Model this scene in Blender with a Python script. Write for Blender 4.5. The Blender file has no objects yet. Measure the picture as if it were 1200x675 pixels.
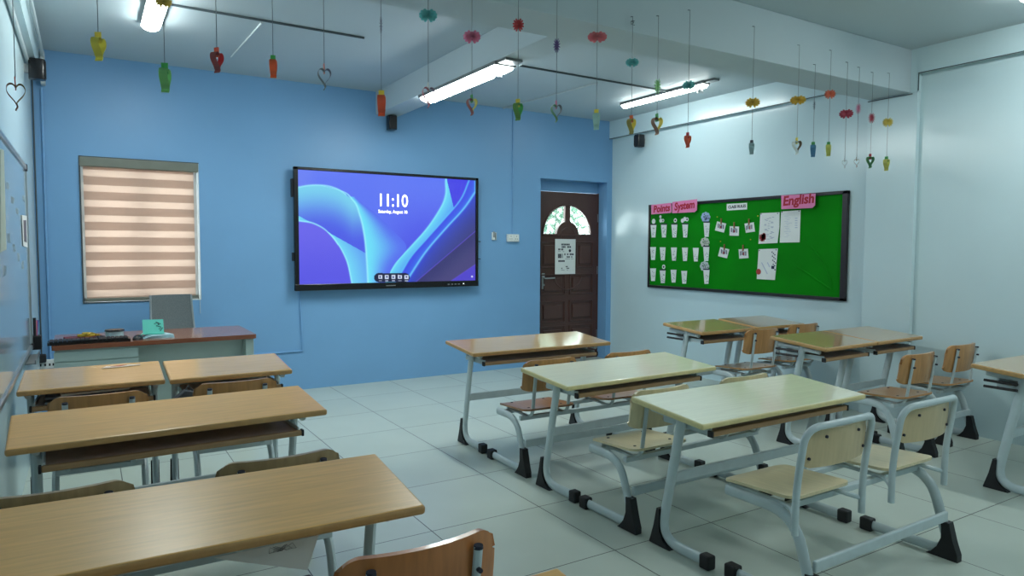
import bpy, bmesh, math, random
import numpy as np
from mathutils import Vector, Matrix
random.seed(7)
S = bpy.context.scene
C = S.collection
R = math.radians
PI = math.pi

# ------------------------------------------------------------------ camera
FOC, YAW, PITCH, ROLL, HC = 813.4266, .5512, .0573, .0041, 1.3705
_cy, _sy, _cp, _sp = math.cos(YAW), math.sin(YAW), math.cos(PITCH), math.sin(PITCH)
FW = Vector((_sy*_cp, _cy*_cp, -_sp)); _rt = Vector((_cy, -_sy, 0)); _up = _rt.cross(FW)
RT = math.cos(ROLL)*_rt + math.sin(ROLL)*_up
UP = -math.sin(ROLL)*_rt + math.cos(ROLL)*_up
CAM = Vector((0, 0, HC))
cd = bpy.data.cameras.new('camera'); cam = bpy.data.objects.new('camera', cd); C.objects.link(cam)
cd.sensor_width = 36; cd.lens = FOC/1200*36; cd.clip_start = .02; cd.clip_end = 200
cam.matrix_world = Matrix(((RT.x, UP.x, -FW.x, 0), (RT.y, UP.y, -FW.y, 0), (RT.z, UP.z, -FW.z, HC), (0, 0, 0, 1)))
S.camera = cam
def at(px, py, ax, v):
    """measuring aid: where a sight line of the photograph meets the real plane  axis=v"""
    d = FW + (px-600)/FOC*RT - (py-337.5)/FOC*UP
    return CAM + d*((v-CAM[ax])/d[ax])

# ------------------------------------------------------------------ light
S.view_settings.view_transform = 'Standard'; S.view_settings.look = 'None'
S.view_settings.gamma = 1; S.view_settings.use_curve_mapping = False
S.view_settings.exposure = 0.0
W = bpy.data.worlds.new('World'); S.world = W; W.use_nodes = True
bg = W.node_tree.nodes['Background']; bg.inputs[0].default_value = (.90, .97, 1, 1); bg.inputs[1].default_value = 7.5
TUBE = 60          # emission of the lit diffusers
TUBE_COL = (.92, 1.0, .97)

# room numbers
YB, XL, XR, ZC, YR = 6.71, -.33, 5.57, 2.925, -1.7

# ------------------------------------------------------------------ materials
def lin(c):
    return tuple(((v/255)/12.92 if v/255 <= .04045 else ((v/255+.055)/1.055)**2.4) for v in c)
def mat(name, rgb, rough=.5, metal=0, var=.06, scale=12, bump=0, coat=0, spec=.5, stretch=None, alt=None):
    m = bpy.data.materials.new(name); m.use_nodes = True; nt = m.node_tree; N = nt.nodes; L = nt.links
    b = N['Principled BSDF']; c = lin(rgb)
    tc = N.new('ShaderNodeTexCoord'); no = N.new('ShaderNodeTexNoise'); no.inputs['Scale'].default_value = scale; no.inputs['Detail'].default_value = 4
    src = tc.outputs['Object']
    if stretch:
        mp = N.new('ShaderNodeMapping'); mp.inputs['Scale'].default_value = stretch; L.new(src, mp.inputs[0]); src = mp.outputs[0]
    L.new(src, no.inputs['Vector'])
    mx = N.new('ShaderNodeMix'); mx.data_type = 'RGBA'
    a = tuple(v*(1-var) for v in c); d = lin(alt) if alt else tuple(min(1, v*(1+var)) for v in c)
    mx.inputs[6].default_value = a+(1,); mx.inputs[7].default_value = d+(1,)
    rp = N.new('ShaderNodeMapRange'); rp.inputs[1].default_value = .3; rp.inputs[2].default_value = .7
    L.new(no.outputs['Fac'], rp.inputs[0]); L.new(rp.outputs[0], mx.inputs[0])
    L.new(mx.outputs[2], b.inputs['Base Color'])
    b.inputs['Roughness'].default_value = rough; b.inputs['Metallic'].default_value = metal
    b.inputs['Specular IOR Level'].default_value = spec; b.inputs['Coat Weight'].default_value = coat
    b.inputs['Coat Roughness'].default_value = .08
    if bump:
        bp = N.new('ShaderNodeBump'); bp.inputs['Strength'].default_value = bump; bp.inputs['Distance'].default_value = .002
        L.new(no.outputs['Fac'], bp.inputs['Height']); L.new(bp.outputs[0], b.inputs['Normal'])
    return m
def emis(name, rgb, s, lin_rgb=False):
    m = bpy.data.materials.new(name); m.use_nodes = True; b = m.node_tree.nodes['Principled BSDF']
    c = tuple(rgb) if lin_rgb else lin(rgb)
    b.inputs['Base Color'].default_value = (.8, .8, .8, 1); b.inputs['Emission Color'].default_value = c+(1,); b.inputs['Emission Strength'].default_value = s
    return m
M = {}
M['blue'] = mat('blue_wall_paint', (120, 168, 212), .42, var=.03, scale=1.5, bump=.05, spec=.4)
M['white_wall'] = mat('white_wall_paint', (200, 222, 228), .21, var=.03, scale=1.2, bump=.05, spec=.5)
M['ceiling'] = mat('ceiling_paint', (186, 200, 206), .55, var=.03, scale=1, spec=.3)
M['wood'] = mat('desk_laminate', (208, 164, 102), .16, var=.10, scale=9, stretch=(.6, 9, 9), coat=.5)
M['wood_worn'] = mat('desk_laminate_worn', (220, 170, 98), .34, var=.10, scale=9, stretch=(.6, 9, 9))
M['wood2'] = mat('desk_laminate_tan', (184, 154, 112), .14, var=.08, scale=9, stretch=(.6, 9, 9), coat=.5)
M['cream'] = mat('desk_laminate_cream', (238, 236, 208), .15, var=.05, scale=8, stretch=(.6, 9, 9), coat=.5)
M['edge'] = mat('desk_edge_band', (188, 148, 96), .3, var=.08, scale=30)
M['edge_cream'] = mat('desk_edge_band_cream', (216, 204, 150), .3, var=.06, scale=30)
M['ply'] = mat('chair_plywood', (186, 136, 84), .28, var=.14, scale=7, stretch=(8, 1, 1), coat=.3)
M['ply_d'] = mat('chair_plywood_dark', (156, 108, 70), .28, var=.14, scale=7, stretch=(8, 1, 1), coat=.3)
M['ply_cream'] = mat('chair_plywood_cream', (214, 200, 162), .3, var=.07, scale=7, stretch=(8, 1, 1), coat=.2)
M['tube'] = mat('white_powder_coated_steel', (188, 202, 206), .3, var=.04, scale=20, spec=.5)
M['black'] = mat('black_rubber', (24, 24, 28), .55, var=.1)
M['blackgloss'] = mat('black_gloss_plastic', (16, 16, 20), .25, var=.05)
M['shelf'] = mat('shelf_board_brown', (182, 164, 160), .5, var=.12, scale=20)
M['shelfedge'] = mat('shelf_front_strip', (158, 128, 92), .4, var=.1, scale=20, stretch=(.5, 8, 8))
M['door'] = mat('brown_door_paint', (82, 54, 48), .34, var=.08, scale=10, stretch=(6, 1, .6), spec=.5)
M['steel'] = mat('brushed_steel', (176, 178, 180), .3, metal=.9, var=.05, scale=40)
M['paper'] = mat('white_paper', (226, 230, 228), .7, var=.03, scale=8)
M['ink'] = mat('dark_ink', (40, 42, 58), .7)
M['redink'] = mat('red_marker_ink', (172, 16, 40), .6)
M['pink'] = mat('pink_card', (226, 128, 176), .6, var=.04)
M['felt'] = mat('green_felt', (0, 128, 8), .75, var=.12, scale=3, bump=.4, spec=.15)
M['boardframe'] = mat('dark_board_frame', (34, 28, 32), .4, var=.1)
M['tdesk'] = mat('red_brown_desk_laminate', (140, 82, 58), .22, var=.16, scale=8, stretch=(.5, 9, 9), coat=.4)
M['tbody'] = mat('pale_grey_desk_panel', (178, 196, 192), .4, var=.03)
M['mesh'] = mat('grey_mesh_fabric', (104, 112, 114), .8, var=.15, scale=140)
M['conduit'] = mat('painted_white_conduit', (196, 206, 208), .4)
M['conduit_blue'] = mat('painted_blue_conduit', (118, 166, 212), .4)
M['darkline'] = mat('dark_grey_gap', (66, 78, 84), .6)
M['greyplastic'] = mat('grey_plastic', (120, 126, 128), .4)
M['board_white'] = mat('whiteboard_enamel', (176, 200, 212), .12, var=.06, scale=2.2, coat=.3)
M['alu'] = mat('aluminium_trim', (170, 178, 180), .3, metal=.8)
M['string'] = mat('dark_thread', (110, 118, 126), .7)
M['teal_paper'] = mat('teal_card', (92, 196, 180), .6)
M['lightblue_paper'] = mat('light_blue_paper', (180, 212, 220), .6)
M['valance'] = mat('taupe_blind_cassette', (116, 120, 110), .45)
M['leaf'] = mat('leaf_green', (56, 92, 70), .5, var=.4, scale=3)
M['grey_bag'] = mat('dark_grey_fabric', (70, 76, 84), .8, var=.15, scale=50)
M['tube_on'] = emis('lit_led_diffuser', TUBE_COL, TUBE, True); M['tube_dim'] = emis('lit_led_diffuser_slim', TUBE_COL, TUBE*.5, True)
_cc = {}
def cmat(rgb):
    if rgb not in _cc: _cc[rgb] = mat('coloured_paper', rgb, .6, var=.05)
    return _cc[rgb]
# floor: large glazed tiles with thin grout
def floor_mat():
    m = bpy.data.materials.new('glazed_floor_tiles'); m.use_nodes = True; N = m.node_tree.nodes; L = m.node_tree.links; b = N['Principled BSDF']
    tc = N.new('ShaderNodeTexCoord'); sx = N.new('ShaderNodeSeparateXYZ'); L.new(tc.outputs['Object'], sx.inputs[0])
    def mth(op, a, bb=None):
        n = N.new('ShaderNodeMath'); n.operation = op
        for i, v in enumerate((a, bb)):
            if v is None: continue
            if isinstance(v, (int, float)): n.inputs[i].default_value = v
            else: L.new(v, n.inputs[i])
        return n.outputs[0]
    s = .6223; ds = []; cells = []
    for ax, off in ((0, 1.3966), (1, 3.0032)):
        t = mth('DIVIDE', mth('SUBTRACT', sx.outputs[ax], off-62.23), s)
        cells.append(mth('FLOOR', t)); f = mth('FRACT', t)
        ds.append(mth('MINIMUM', f, mth('SUBTRACT', 1.0, f)))
    g = mth('LESS_THAN', mth('MINIMUM', ds[0], ds[1]), .0042)
    no = N.new('ShaderNodeTexNoise'); no.inputs['Scale'].default_value = 3; no.inputs['Detail'].default_value = 6
    L.new(tc.outputs['Object'], no.inputs['Vector'])
    cb = N.new('ShaderNodeCombineXYZ'); L.new(cells[0], cb.inputs[0]); L.new(cells[1], cb.inputs[1])
    wn = N.new('ShaderNodeTexWhiteNoise'); L.new(cb.outputs[0], wn.inputs['Vector'])
    f = mth('ADD', mth('MULTIPLY', no.outputs['Fac'], .7), mth('MULTIPLY', wn.outputs['Value'], .3))
    m1 = N.new('ShaderNodeMix'); m1.data_type = 'RGBA'; m1.inputs[6].default_value = lin((172, 184, 175))+(1,); m1.inputs[7].default_value = lin((192, 202, 193))+(1,)
    L.new(f, m1.inputs[0])
    m2 = N.new('ShaderNodeMix'); m2.data_type = 'RGBA'; m2.inputs[7].default_value = lin((70, 72, 72))+(1,)
    L.new(g, m2.inputs[0]); L.new(m1.outputs[2], m2.inputs[6]); L.new(m2.outputs[2], b.inputs['Base Color'])
    b.inputs['Roughness'].default_value = .3; b.inputs['Specular IOR Level'].default_value = .45
    bp = N.new('ShaderNodeBump'); bp.inputs['Strength'].default_value = .3; bp.inputs['Distance'].default_value = .001; bp.invert = True
    L.new(g, bp.inputs['Height']); L.new(bp.outputs[0], b.inputs['Normal'])
    return m
M['floor'] = floor_mat()
def blind_mat():
    m = bpy.data.materials.new('zebra_blind_fabric'); m.use_nodes = True; N = m.node_tree.nodes; L = m.node_tree.links
    out = N['Material Output']; N.remove(N['Principled BSDF'])
    tc = N.new('ShaderNodeTexCoord'); sx = N.new('ShaderNodeSeparateXYZ'); L.new(tc.outputs['Object'], sx.inputs[0])
    def mth(op, a, bb=None):
        n = N.new('ShaderNodeMath'); n.operation = op
        for i, v in enumerate((a, bb)):
            if v is None: continue
            if isinstance(v, (int, float)): n.inputs[i].default_value = v
            else: L.new(v, n.inputs[i])
        return n.outputs[0]
    t = mth('FRACT', mth('DIVIDE', mth('ADD', sx.outputs[2], -.08+.0281+1.248), .1248))
    band = mth('LESS_THAN', t, .44)                # sheer band
    no = N.new('ShaderNodeTexNoise'); no.inputs['Scale'].default_value = 60; L.new(tc.outputs['Object'], no.inputs['Vector'])
    mx = N.new('ShaderNodeMix'); mx.data_type = 'RGBA'
    mx.inputs[6].default_value = (.42, .33, .275, 1); mx.inputs[7].default_value = (.66, .57, .50, 1)
    L.new(mth('ADD', mth('MULTIPLY', band, .92), mth('MULTIPLY', no.outputs['Fac'], .08)), mx.inputs[0])
    tr = N.new('ShaderNodeBsdfTranslucent'); df = N.new('ShaderNodeBsdfDiffuse'); ms = N.new('ShaderNodeMixShader'); ms.inputs[0].default_value = .35
    L.new(mx.outputs[2], tr.inputs[0]); df.inputs[0].default_value = (.5, .42, .37, 1)
    L.new(tr.outputs[0], ms.inputs[1]); L.new(df.outputs[0], ms.inputs[2]); L.new(ms.outputs[0], out.inputs[0])
    return m
M['blind'] = blind_mat()
def glass_mat(name, rough, col=(1, 1, 1)):
    m = bpy.data.materials.new(name); m.use_nodes = True; b = m.node_tree.nodes['Principled BSDF']
    b.inputs['Base Color'].default_value = col+(1,); b.inputs['Transmission Weight'].default_value = 1; b.inputs['Roughness'].default_value = rough; b.inputs['IOR'].default_value = 1.1
    return m
M['glass'] = glass_mat('clear_pane', .0); M['frost'] = glass_mat('patterned_pane', .12, (.9, 1, .97))

# ------------------------------------------------------------------ helpers
def link(name, bm, m, parent=None, smooth=False, loc=None, rotz=0):
    me = bpy.data.meshes.new(name); bmesh.ops.recalc_face_normals(bm, faces=bm.faces); bm.to_mesh(me); bm.free()
    for mm in (m if isinstance(m, (list, tuple)) else [m]): me.materials.append(mm)
    if smooth:
        me.shade_smooth()
        me.set_sharp_from_angle(angle=R(38))
    o = bpy.data.objects.new(name, me); C.objects.link(o)
    if parent: o.parent = parent
    if loc: o.location = loc
    if rotz: o.rotation_euler = (0, 0, rotz)
    return o
def tag(o, label, cat, group=None):
    o['label'] = label; o['category'] = cat
    if group: o['group'] = group
    return o
def thing(name, label, cat, loc=(0, 0, 0), rotz=0, group=None):
    o = bpy.data.objects.new(name, None); C.objects.link(o); o.location = loc; o.rotation_euler = (0, 0, rotz); o.empty_display_size = .1
    return tag(o, label, cat, group)
def struct(name, bm, m, parent=None, smooth=False):
    o = link(name, bm, m, parent, smooth)
    if not parent: o['kind'] = 'structure'
    return o
def B(): return bmesh.new()
def box(bm, x0, x1, y0, y1, z0, z1, mi=0, bev=0, M4=None):
    r = bmesh.ops.create_cube(bm, size=1); vs = r['verts']
    for v in vs:
        v.co = Vector(((x0+x1)/2+v.co.x*(x1-x0), (y0+y1)/2+v.co.y*(y1-y0), (z0+z1)/2+v.co.z*(z1-z0)))
    fs = list({f for v in vs for f in v.link_faces})
    for f in fs: f.material_index = mi
    if bev:
        es = list({e for v in vs for e in v.link_edges})
        rr = bmesh.ops.bevel(bm, geom=es, offset=bev, segments=2, affect='EDGES', profile=.5)
        vs = list({v for f in rr['faces'] for v in f.verts} | {v for v in vs if v.is_valid})
    if M4 is not None:
        bmesh.ops.transform(bm, matrix=M4, verts=vs)
    return vs
def fillet(pts, rad, n=6):
    pts = [Vector(p) for p in pts]; out = [pts[0]]
    for i in range(1, len(pts)-1):
        a, b, c = pts[i-1], pts[i], pts[i+1]
        r = rad[i-1] if isinstance(rad, (list, tuple)) else rad
        d1 = (a-b).normalized(); d2 = (c-b).normalized()
        t = min(r, (a-b).length*.49, (c-b).length*.49)
        p, q = b+d1*t, b+d2*t
        for k in range(n+1):
            s = k/n; out.append((1-s)**2*p+2*s*(1-s)*b+s*s*q)
    out.append(pts[-1]); return out
def sweep(bm, pts, ra, rb=None, ref=(1, 0, 0), seg=10, mi=0, cap=True):
    """tube with an oval section: ra along ref, rb across"""
    rb = rb or ra; pts = [Vector(p) for p in pts]; ref = Vector(ref); rings = []
    for i, p in enumerate(pts):
        t = (pts[min(i+1, len(pts)-1)]-pts[max(i-1, 0)]).normalized()
        n = t.cross(ref)
        if n.length < 1e-4: n = t.cross(Vector((0, 1, .01)))
        n.normalize(); u = n.cross(t).normalized()
        rings.append([bm.verts.new(p+u*ra*math.cos(2*PI*k/seg)+n*rb*math.sin(2*PI*k/seg)) for k in range(seg)])
    for a, b in zip(rings, rings[1:]):
        for k in range(seg):
            f = bm.faces.new((a[k], a[(k+1) % seg], b[(k+1) % seg], b[k])); f.material_index = mi
    if cap:
        bm.faces.new(rings[0][::-1]).material_index = mi; bm.faces.new(rings[-1]).material_index = mi
def rrect(w, h, r, n=5, cx=0, cy=0):
    out = []
    for sx, sy, a0 in ((1, 1, 0), (-1, 1, 90), (-1, -1, 180), (1, -1, 270)):
        for k in range(n+1):
            a = R(a0+90*k/n); out.append((cx+sx*(w/2-r)+r*math.cos(a), cy+sy*(h/2-r)+r*math.sin(a)))
    return out
def prism(bm, poly, h0, h1, f=lambda x, y, z: (x, y, z), mi=0, bev=0, seg=2):
    a = [bm.verts.new(f(x, y, h0)) for x, y in poly]; b = [bm.verts.new(f(x, y, h1)) for x, y in poly]
    n = len(poly); fs = [bm.faces.new(a[::-1]), bm.faces.new(b)]
    for i in range(n): fs.append(bm.faces.new((a[i], a[(i+1) % n], b[(i+1) % n], b[i])))
    for g in fs: g.material_index = mi
    if bev:
        es = list(set(fs[0].edges) | set(fs[1].edges))
        bmesh.ops.bevel(bm, geom=es, offset=bev, segments=seg, affect='EDGES', profile=.5)
    return fs
def cyl(bm, p, q, r0, r1=None, seg=16, mi=0):
    p, q = Vector(p), Vector(q); r1 = r0 if r1 is None else r1; t = (q-p).normalized()
    ref = Vector((0, 0, 1)) if abs(t.z) < .9 else Vector((1, 0, 0)); n = t.cross(ref).normalized(); u = n.cross(t)
    A = [bm.verts.new(p+(u*math.cos(2*PI*k/seg)+n*math.sin(2*PI*k/seg))*r0) for k in range(seg)]
    Bv = [bm.verts.new(q+(u*math.cos(2*PI*k/seg)+n*math.sin(2*PI*k/seg))*r1) for k in range(seg)]
    for k in range(seg): bm.faces.new((A[k], A[(k+1) % seg], Bv[(k+1) % seg], Bv[k])).material_index = mi
    bm.faces.new(A[::-1]).material_index = mi; bm.faces.new(Bv).material_index = mi
def grid_panel(bm, nu, nv, f, thick, inside=None):
    """curved sheet f(u,v)->point with thickness along its normal"""
    P = [[Vector(f(i/nu, j/nv)) for j in range(nv+1)] for i in range(nu+1)]
    top = {}; bot = {}
    for i in range(nu+1):
        for j in range(nv+1):
            du = P[min(i+1, nu)][j]-P[max(i-1, 0)][j]; dv = P[i][min(j+1, nv)]-P[i][max(j-1, 0)]
            n = du.cross(dv).normalized()*thick/2
            top[i, j] = bm.verts.new(P[i][j]+n); bot[i, j] = bm.verts.new(P[i][j]-n)
    for i in range(nu):
        for j in range(nv):
            bm.faces.new((top[i, j], top[i+1, j], top[i+1, j+1], top[i, j+1])); bm.faces.new((bot[i, j], bot[i, j+1], bot[i+1, j+1], bot[i+1, j]))
    for i in range(nu):
        for j, s in ((0, 0), (nv, 1)): bm.faces.new((top[i, j], bot[i, j], bot[i+1, j], top[i+1, j]))
    for j in range(nv):
        for i in (0, nu): bm.faces.new((top[i, j], top[i, j+1], bot[i, j+1], bot[i, j]))
def text_mesh(name, s, size, m, M4, parent=None, ext=.0006, shear=0, bold=0, align='CENTER', sx=1):
    cu = bpy.data.curves.new(name, 'FONT'); cu.body = s; cu.size = size; cu.extrude = ext; cu.shear = shear; cu.offset = bold
    cu.align_x = align; cu.align_y = 'CENTER'; cu.resolution_u = 3
    tmp = bpy.data.objects.new(name+'_tmp', cu); C.objects.link(tmp)
    dg = bpy.context.evaluated_depsgraph_get(); me = bpy.data.meshes.new_from_object(tmp.evaluated_get(dg))
    bpy.data.objects.remove(tmp); bpy.data.curves.remove(cu)
    me.transform(M4 @ Matrix.Diagonal((sx, 1, 1, 1))); me.materials.clear(); me.materials.append(m)
    o = bpy.data.objects.new(name, me); C.objects.link(o)
    if parent: o.parent = parent
    return o
def basis(o, ex, ey):
    ex, ey = Vector(ex).normalized(), Vector(ey).normalized(); ez = ex.cross(ey); o = Vector(o)
    return Matrix(((ex.x, ey.x, ez.x, o.x), (ex.y, ey.y, ez.y, o.y), (ex.z, ey.z, ez.z, o.z), (0, 0, 0, 1)))

# ------------------------------------------------------------------ room
TH = .2
WX0, WX1, WZ0, WZ1 = -.026, .874, .899, 2.11          # window opening
DX0, DX1, DZ1 = 4.508, 5.494, 2.18                      # door opening
bm = B(); box(bm, XL-TH, XR+TH, YR-TH, YB+1.0, -.1, 0); struct('floor', bm, M['floor'])
bm = B(); box(bm, XL-TH, XR+TH, YR-TH, YB+TH, ZC, ZC+.15); struct('ceiling', bm, M['ceiling'])
bm = B()
box(bm, XL, WX0, YB, YB+TH, 0, ZC); box(bm, WX0, WX1, YB, YB+TH, 0, WZ0); box(bm, WX0, WX1, YB, YB+TH, WZ1, ZC)
box(bm, WX1, DX0, YB, YB+TH, 0, ZC); box(bm, DX0, DX1, YB, YB+TH, DZ1, ZC); box(bm, DX1, XR, YB, YB+TH, 0, ZC)
struct('wall_back', bm, M['blue'])
bm = B(); box(bm, XL-TH, XL, YR-TH, YB+TH, 0, ZC); struct('wall_left', bm, M['white_wall'])
bm = B(); box(bm, XR, XR+TH, YR-TH, YB+TH, 0, ZC); struct('wall_right', bm, M['white_wall'])
bm = B(); box(bm, XL, XR, YR-TH, YR, 0, ZC); struct('wall_rear', bm, M['white_wall'])
# beams and pier
bm = B(); box(bm, XL, XR, 3.06, 3.39, 2.595, ZC, bev=.004); struct('trim_1', bm, M['ceiling'])
bm = B(); box(bm, 2.516, 2.75, 3.39, YB, 2.70, ZC, bev=.004); struct('trim_2', bm, M['ceiling'])
bm = B(); box(bm, XR-.05, XR, 3.39, YB, 2.715, ZC); box(bm, XR-.05, XR, YR, 3.0, 2.735, ZC)
box(bm, XR-.054, XR-.047, 3.39, YB, 2.710, 2.716, 1); box(bm, XR-.054, XR-.047, YR, 3.0, 2.730, 2.736, 1)
box(bm, XR-.050, XR-.042, 2.996, 3.0, 2.60, 2.735, 1); box(bm, XR-.054, XR-.047, 3.04, 3.4, 2.580, 2.586, 1)
struct('trim_3', bm, [M['white_wall'], M['darkline']])
bm = B(); box(bm, XR-.045, XR, 3.0, 3.40, 0, 2.595, bev=.004); box(bm, XR-.045, XR, 3.0, 3.06, 2.595, ZC); struct('trim_4', bm, M['white_wall'])
bm = B(); box(bm, XL, XL+.065, 3.39, YB, 2.70, ZC); box(bm, XL, XL+.065, YR, 3.06, 2.70, ZC); struct('trim_5', bm, M['white_wall'])
# conduits
def pipe(n, pts, r, m, rf=.02):
    b = B(); sweep(b, fillet(pts, rf), r, seg=8, ref=(.3, .5, .8)); struct(n, b, m, smooth=True)
pipe('trim_6', [(XL+.09, 3.45, 2.86), (XL+.09, YB-.02, 2.86)], .012, M['conduit'])
pipe('trim_7', [(XL+.02, YR+.05, 2.68), (XL+.02, YB-.12, 2.68)], .012, M['conduit'])
pipe('trim_8', [(XL+.012, YB-.03, 2.68), (XL+.012, YB-.03, .42)], .006, M['darkline'])
pipe('trim_9', [(XL+.07, YB-.012, 2.62), (XL+.07, YB-.012, .4)], .008, M['conduit_blue'])
pipe('trim_10', [(.5, 5.01, ZC-.008), (1.80, 5.03, ZC-.008)], .008, M['darkline'])
pipe('trim_11', [(3.05, 5.07, ZC-.008), (4.90, 5.10, ZC-.008)], .008, M['darkline'])
pipe('trim_12', [(1.083, 5.07, ZC-.008), (1.058, 6.10, ZC-.008)], .007, M['conduit'])
pipe('trim_13', [(4.13, 5.2, ZC-.008), (3.99, YB-.02, ZC-.008)], .007, M['conduit'])
pipe('trim_14', [(4.125, YB-.005, ZC-.01), (4.125, YB-.005, 1.53)], .007, M['conduit_blue'])
pipe('trim_15', [(1.735, YB-.006, 1.0), (1.76, YB-.006, .376), (1.05, YB-.006, .376)], .009, M['conduit_blue'], .01)
bm = B(); box(bm, XL+.07, XL+.10, YB-.09, YB, 2.64, 2.90, bev=.004); struct('trim_16', bm, M['conduit'])

# window: frame, two panes, mullion
w = thing('window_1', '', ''); del w['label']; del w['category']; w['kind'] = 'structure'
bm = B()
for a in ((WX0, WX0+.04, WZ0, WZ1), (WX1-.04, WX1, WZ0, WZ1), (WX0, WX1, WZ0, WZ0+.04), (WX0, WX1, WZ1-.04, WZ1), (.40, .445, WZ0, WZ1)):
    box(bm, a[0], a[1], YB+.12, YB+.16, a[2], a[3], bev=.003)
link('window_frame', bm, M['conduit'], w)
bm = B(); box(bm, WX1-.006, WX1, YB+.002, YB+.12, WZ0, WZ1); box(bm, WX0, WX0+.006, YB+.002, YB+.12, WZ0, WZ1); box(bm, WX0+.006, WX1-.006, YB+.002, YB+.12, WZ0, WZ0+.006); link('window_reveal', bm, M['conduit'], w)
bm = B(); box(bm, WX0+.03, WX1-.03, YB+.138, YB+.142, WZ0+.03, WZ1-.03); link('pane', bm, M['glass'], w)
# zebra blind hung just inside the opening
bl = thing('zebra_blind', 'beige striped zebra roller blind lowered over the window in the blue wall', 'blind', ((WX0+WX1)/2, YB, WZ0))
hw = (WX1-WX0)/2
def fl(name, bm, m): return link(name, bm, m, bl)
bm = B()
box(bm, -hw+.03, hw-.04, .031, .033, .035, 1.14); fl('fabric', bm, M['blind'])
bm = B(); box(bm, -hw+.004, hw-.004, -.012, .06, 1.128, 1.205, bev=.006); fl('cassette', bm, M['valance'])
bm = B(); box(bm, -hw+.022, hw-.03, .022, .042, .012, .04, bev=.004); fl('bottom_rail', bm, M['valance'])
bm = B(); cyl(bm, (hw-.012, -.006, 1.13), (hw-.012, -.006, -.12), .0022, seg=6); fl('pull_cord', bm, M['conduit'])
bm = B(); box(bm, -hw+.001, -hw+.012, -.01, .02, 0, 1.21); box(bm, -hw+.001, hw-.001, -.01, .02, 1.203, 1.2105); box(bm, -hw+.001, hw-.10, -.006, .02, .0005, .009); fl('side_channel', bm, M['darkline'])

# door
DY = YB+.19
d = thing('door_1', '', ''); del d['label']; del d['category']; d['kind'] = 'structure'
bm = B(); box(bm, DX0-.02, DX1+.02, DY-.01, DY+.05, 2.055, 2.25); link('transom_panel', bm, M['blue'], d)
dcx = 5.02; DL, DR = 4.55, 5.485; DT = 2.05
zt = at(662, 241.5, 1, DY).z; zs = at(662, 275.5, 1, DY).z
r1 = .365; r2 = .165
# leaf with fan light opening: build as strips around the half ring
bm = B(); yf, yb = DY-.02, DY+.02
def F(x, z, y): return (x, y, z)
box(bm, DL, DR, yf, yb, 0, zs)
box(bm, DL, dcx-r1, yf, yb, zs, DT); box(bm, dcx+r1, DR, yf, yb, zs, DT)
n = 18
ang = [PI*k/n for k in range(n+1)]
for a, b_ in zip(ang, ang[1:]):      # spandrel above the arc and the solid centre below it
    p = [(dcx+r1*math.cos(a), zs+r1*math.sin(a)), (dcx+r1*math.cos(b_), zs+r1*math.sin(b_)), (dcx+r1*math.cos(b_), DT), (dcx+r1*math.cos(a), DT)]
    prism(bm, p, yf, yb, F)
poly = [(dcx+r2*math.cos(a), zs+r2*math.sin(a)) for a in ang]; prism(bm, poly, yf-.006, yb-.001, F)
box(bm, dcx-.038, dcx+.038, yf-.003, yb-.002, zs+.01, zs+r1+.01)
for r in (r1, ):
    pts = [(dcx+r*math.cos(a), yf-.002, zs+r*math.sin(a)) for a in ang]; sweep(bm, pts, .012, ref=(0, 1, 0), seg=8)
box(bm, dcx-r1-.012, dcx+r1+.012, yf-.014, yf, zs-.012, zs+.012, bev=.004)
pts = [(dcx+.11*math.cos(a), yf-.008, zs+.11*math.sin(a)-.02) for a in ang]; sweep(bm, pts, .007, ref=(0, 1, 0), seg=6)
leaf = link('leaf', bm, M['door'], d, smooth=False)
bm = B()
def rp(x0, x1, z0, z1):
    q = .016
    for a0, a1, c0, c1 in ((x0, x1, z0, z0+q), (x0, x1, z1-q, z1), (x0, x0+q, z0, z1), (x1-q, x1, z0, z1)): box(bm, a0, a1, yf-.014, yf+.002, c0, c1, bev=.005)
    if z1-z0 > .09: box(bm, x0+.045, x1-.045, yf-.014, yf+.002, z0+.045, z1-.045, bev=.012)
px0, px1, px2, px3 = DL+.07, dcx-.03, dcx+.03, DR-.07
zr = [at(662, y, 1, DY).z for y in (283, 314, 321, 345, 352, 377, 381)]
for x0, x1 in ((px0, px1-.10), (px2+.10, px3)): rp(x0, x1, zr[1], zr[0])
for x0, x1 in ((px0, px1), (px2, px3)):
    rp(x0, x1, zr[3], zr[2]); rp(x0, x1, zr[5], zr[4]); rp(x0, x1, .12, zr[6])
link('raised_panel', bm, M['door'], d)
bm = B(); arc = [(dcx+.2*math.cos(a), yf-.012, zr[2]-.03+.16*-math.sin(a)) for a in ang]; sweep(bm, arc, .01, ref=(0, 1, 0), seg=6); link('carved_arc', bm, M['door'], d)
bm = B(); poly = [(dcx+(r1-.002)*math.cos(a), zs+(r1-.002)*math.sin(a)) for a in ang]; prism(bm, poly, DY-.003, DY+.003, F); link('fanlight_pane', bm, M['frost'], d)
bm = B(); hx, hz = 4.665, at(634, 326, 1, DY).z
box(bm, hx-.02, hx+.02, yf-.008, yf, hz-.13, hz+.06, bev=.003); cyl(bm, (hx, yf, hz), (hx, yf-.05, hz), .009)
sweep(bm, fillet([(hx, yf-.045, hz), (hx+.03, yf-.05, hz), (hx+.14, yf-.045, hz+.002)], .02), .009, ref=(0, 0, 1), seg=8); cyl(bm, (hx, yf-.003, hz-.08), (hx, yf-.02, hz-.08), .012)
link('door_handle', bm, M['steel'], d, smooth=True)
bm = B()
for z in (.3, 1.1, 1.75): box(bm, DR-.004, DR+.008, yf-.008, yf, z-.05, z+.05)
link('hinge', bm, M['steel'], d)
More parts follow.
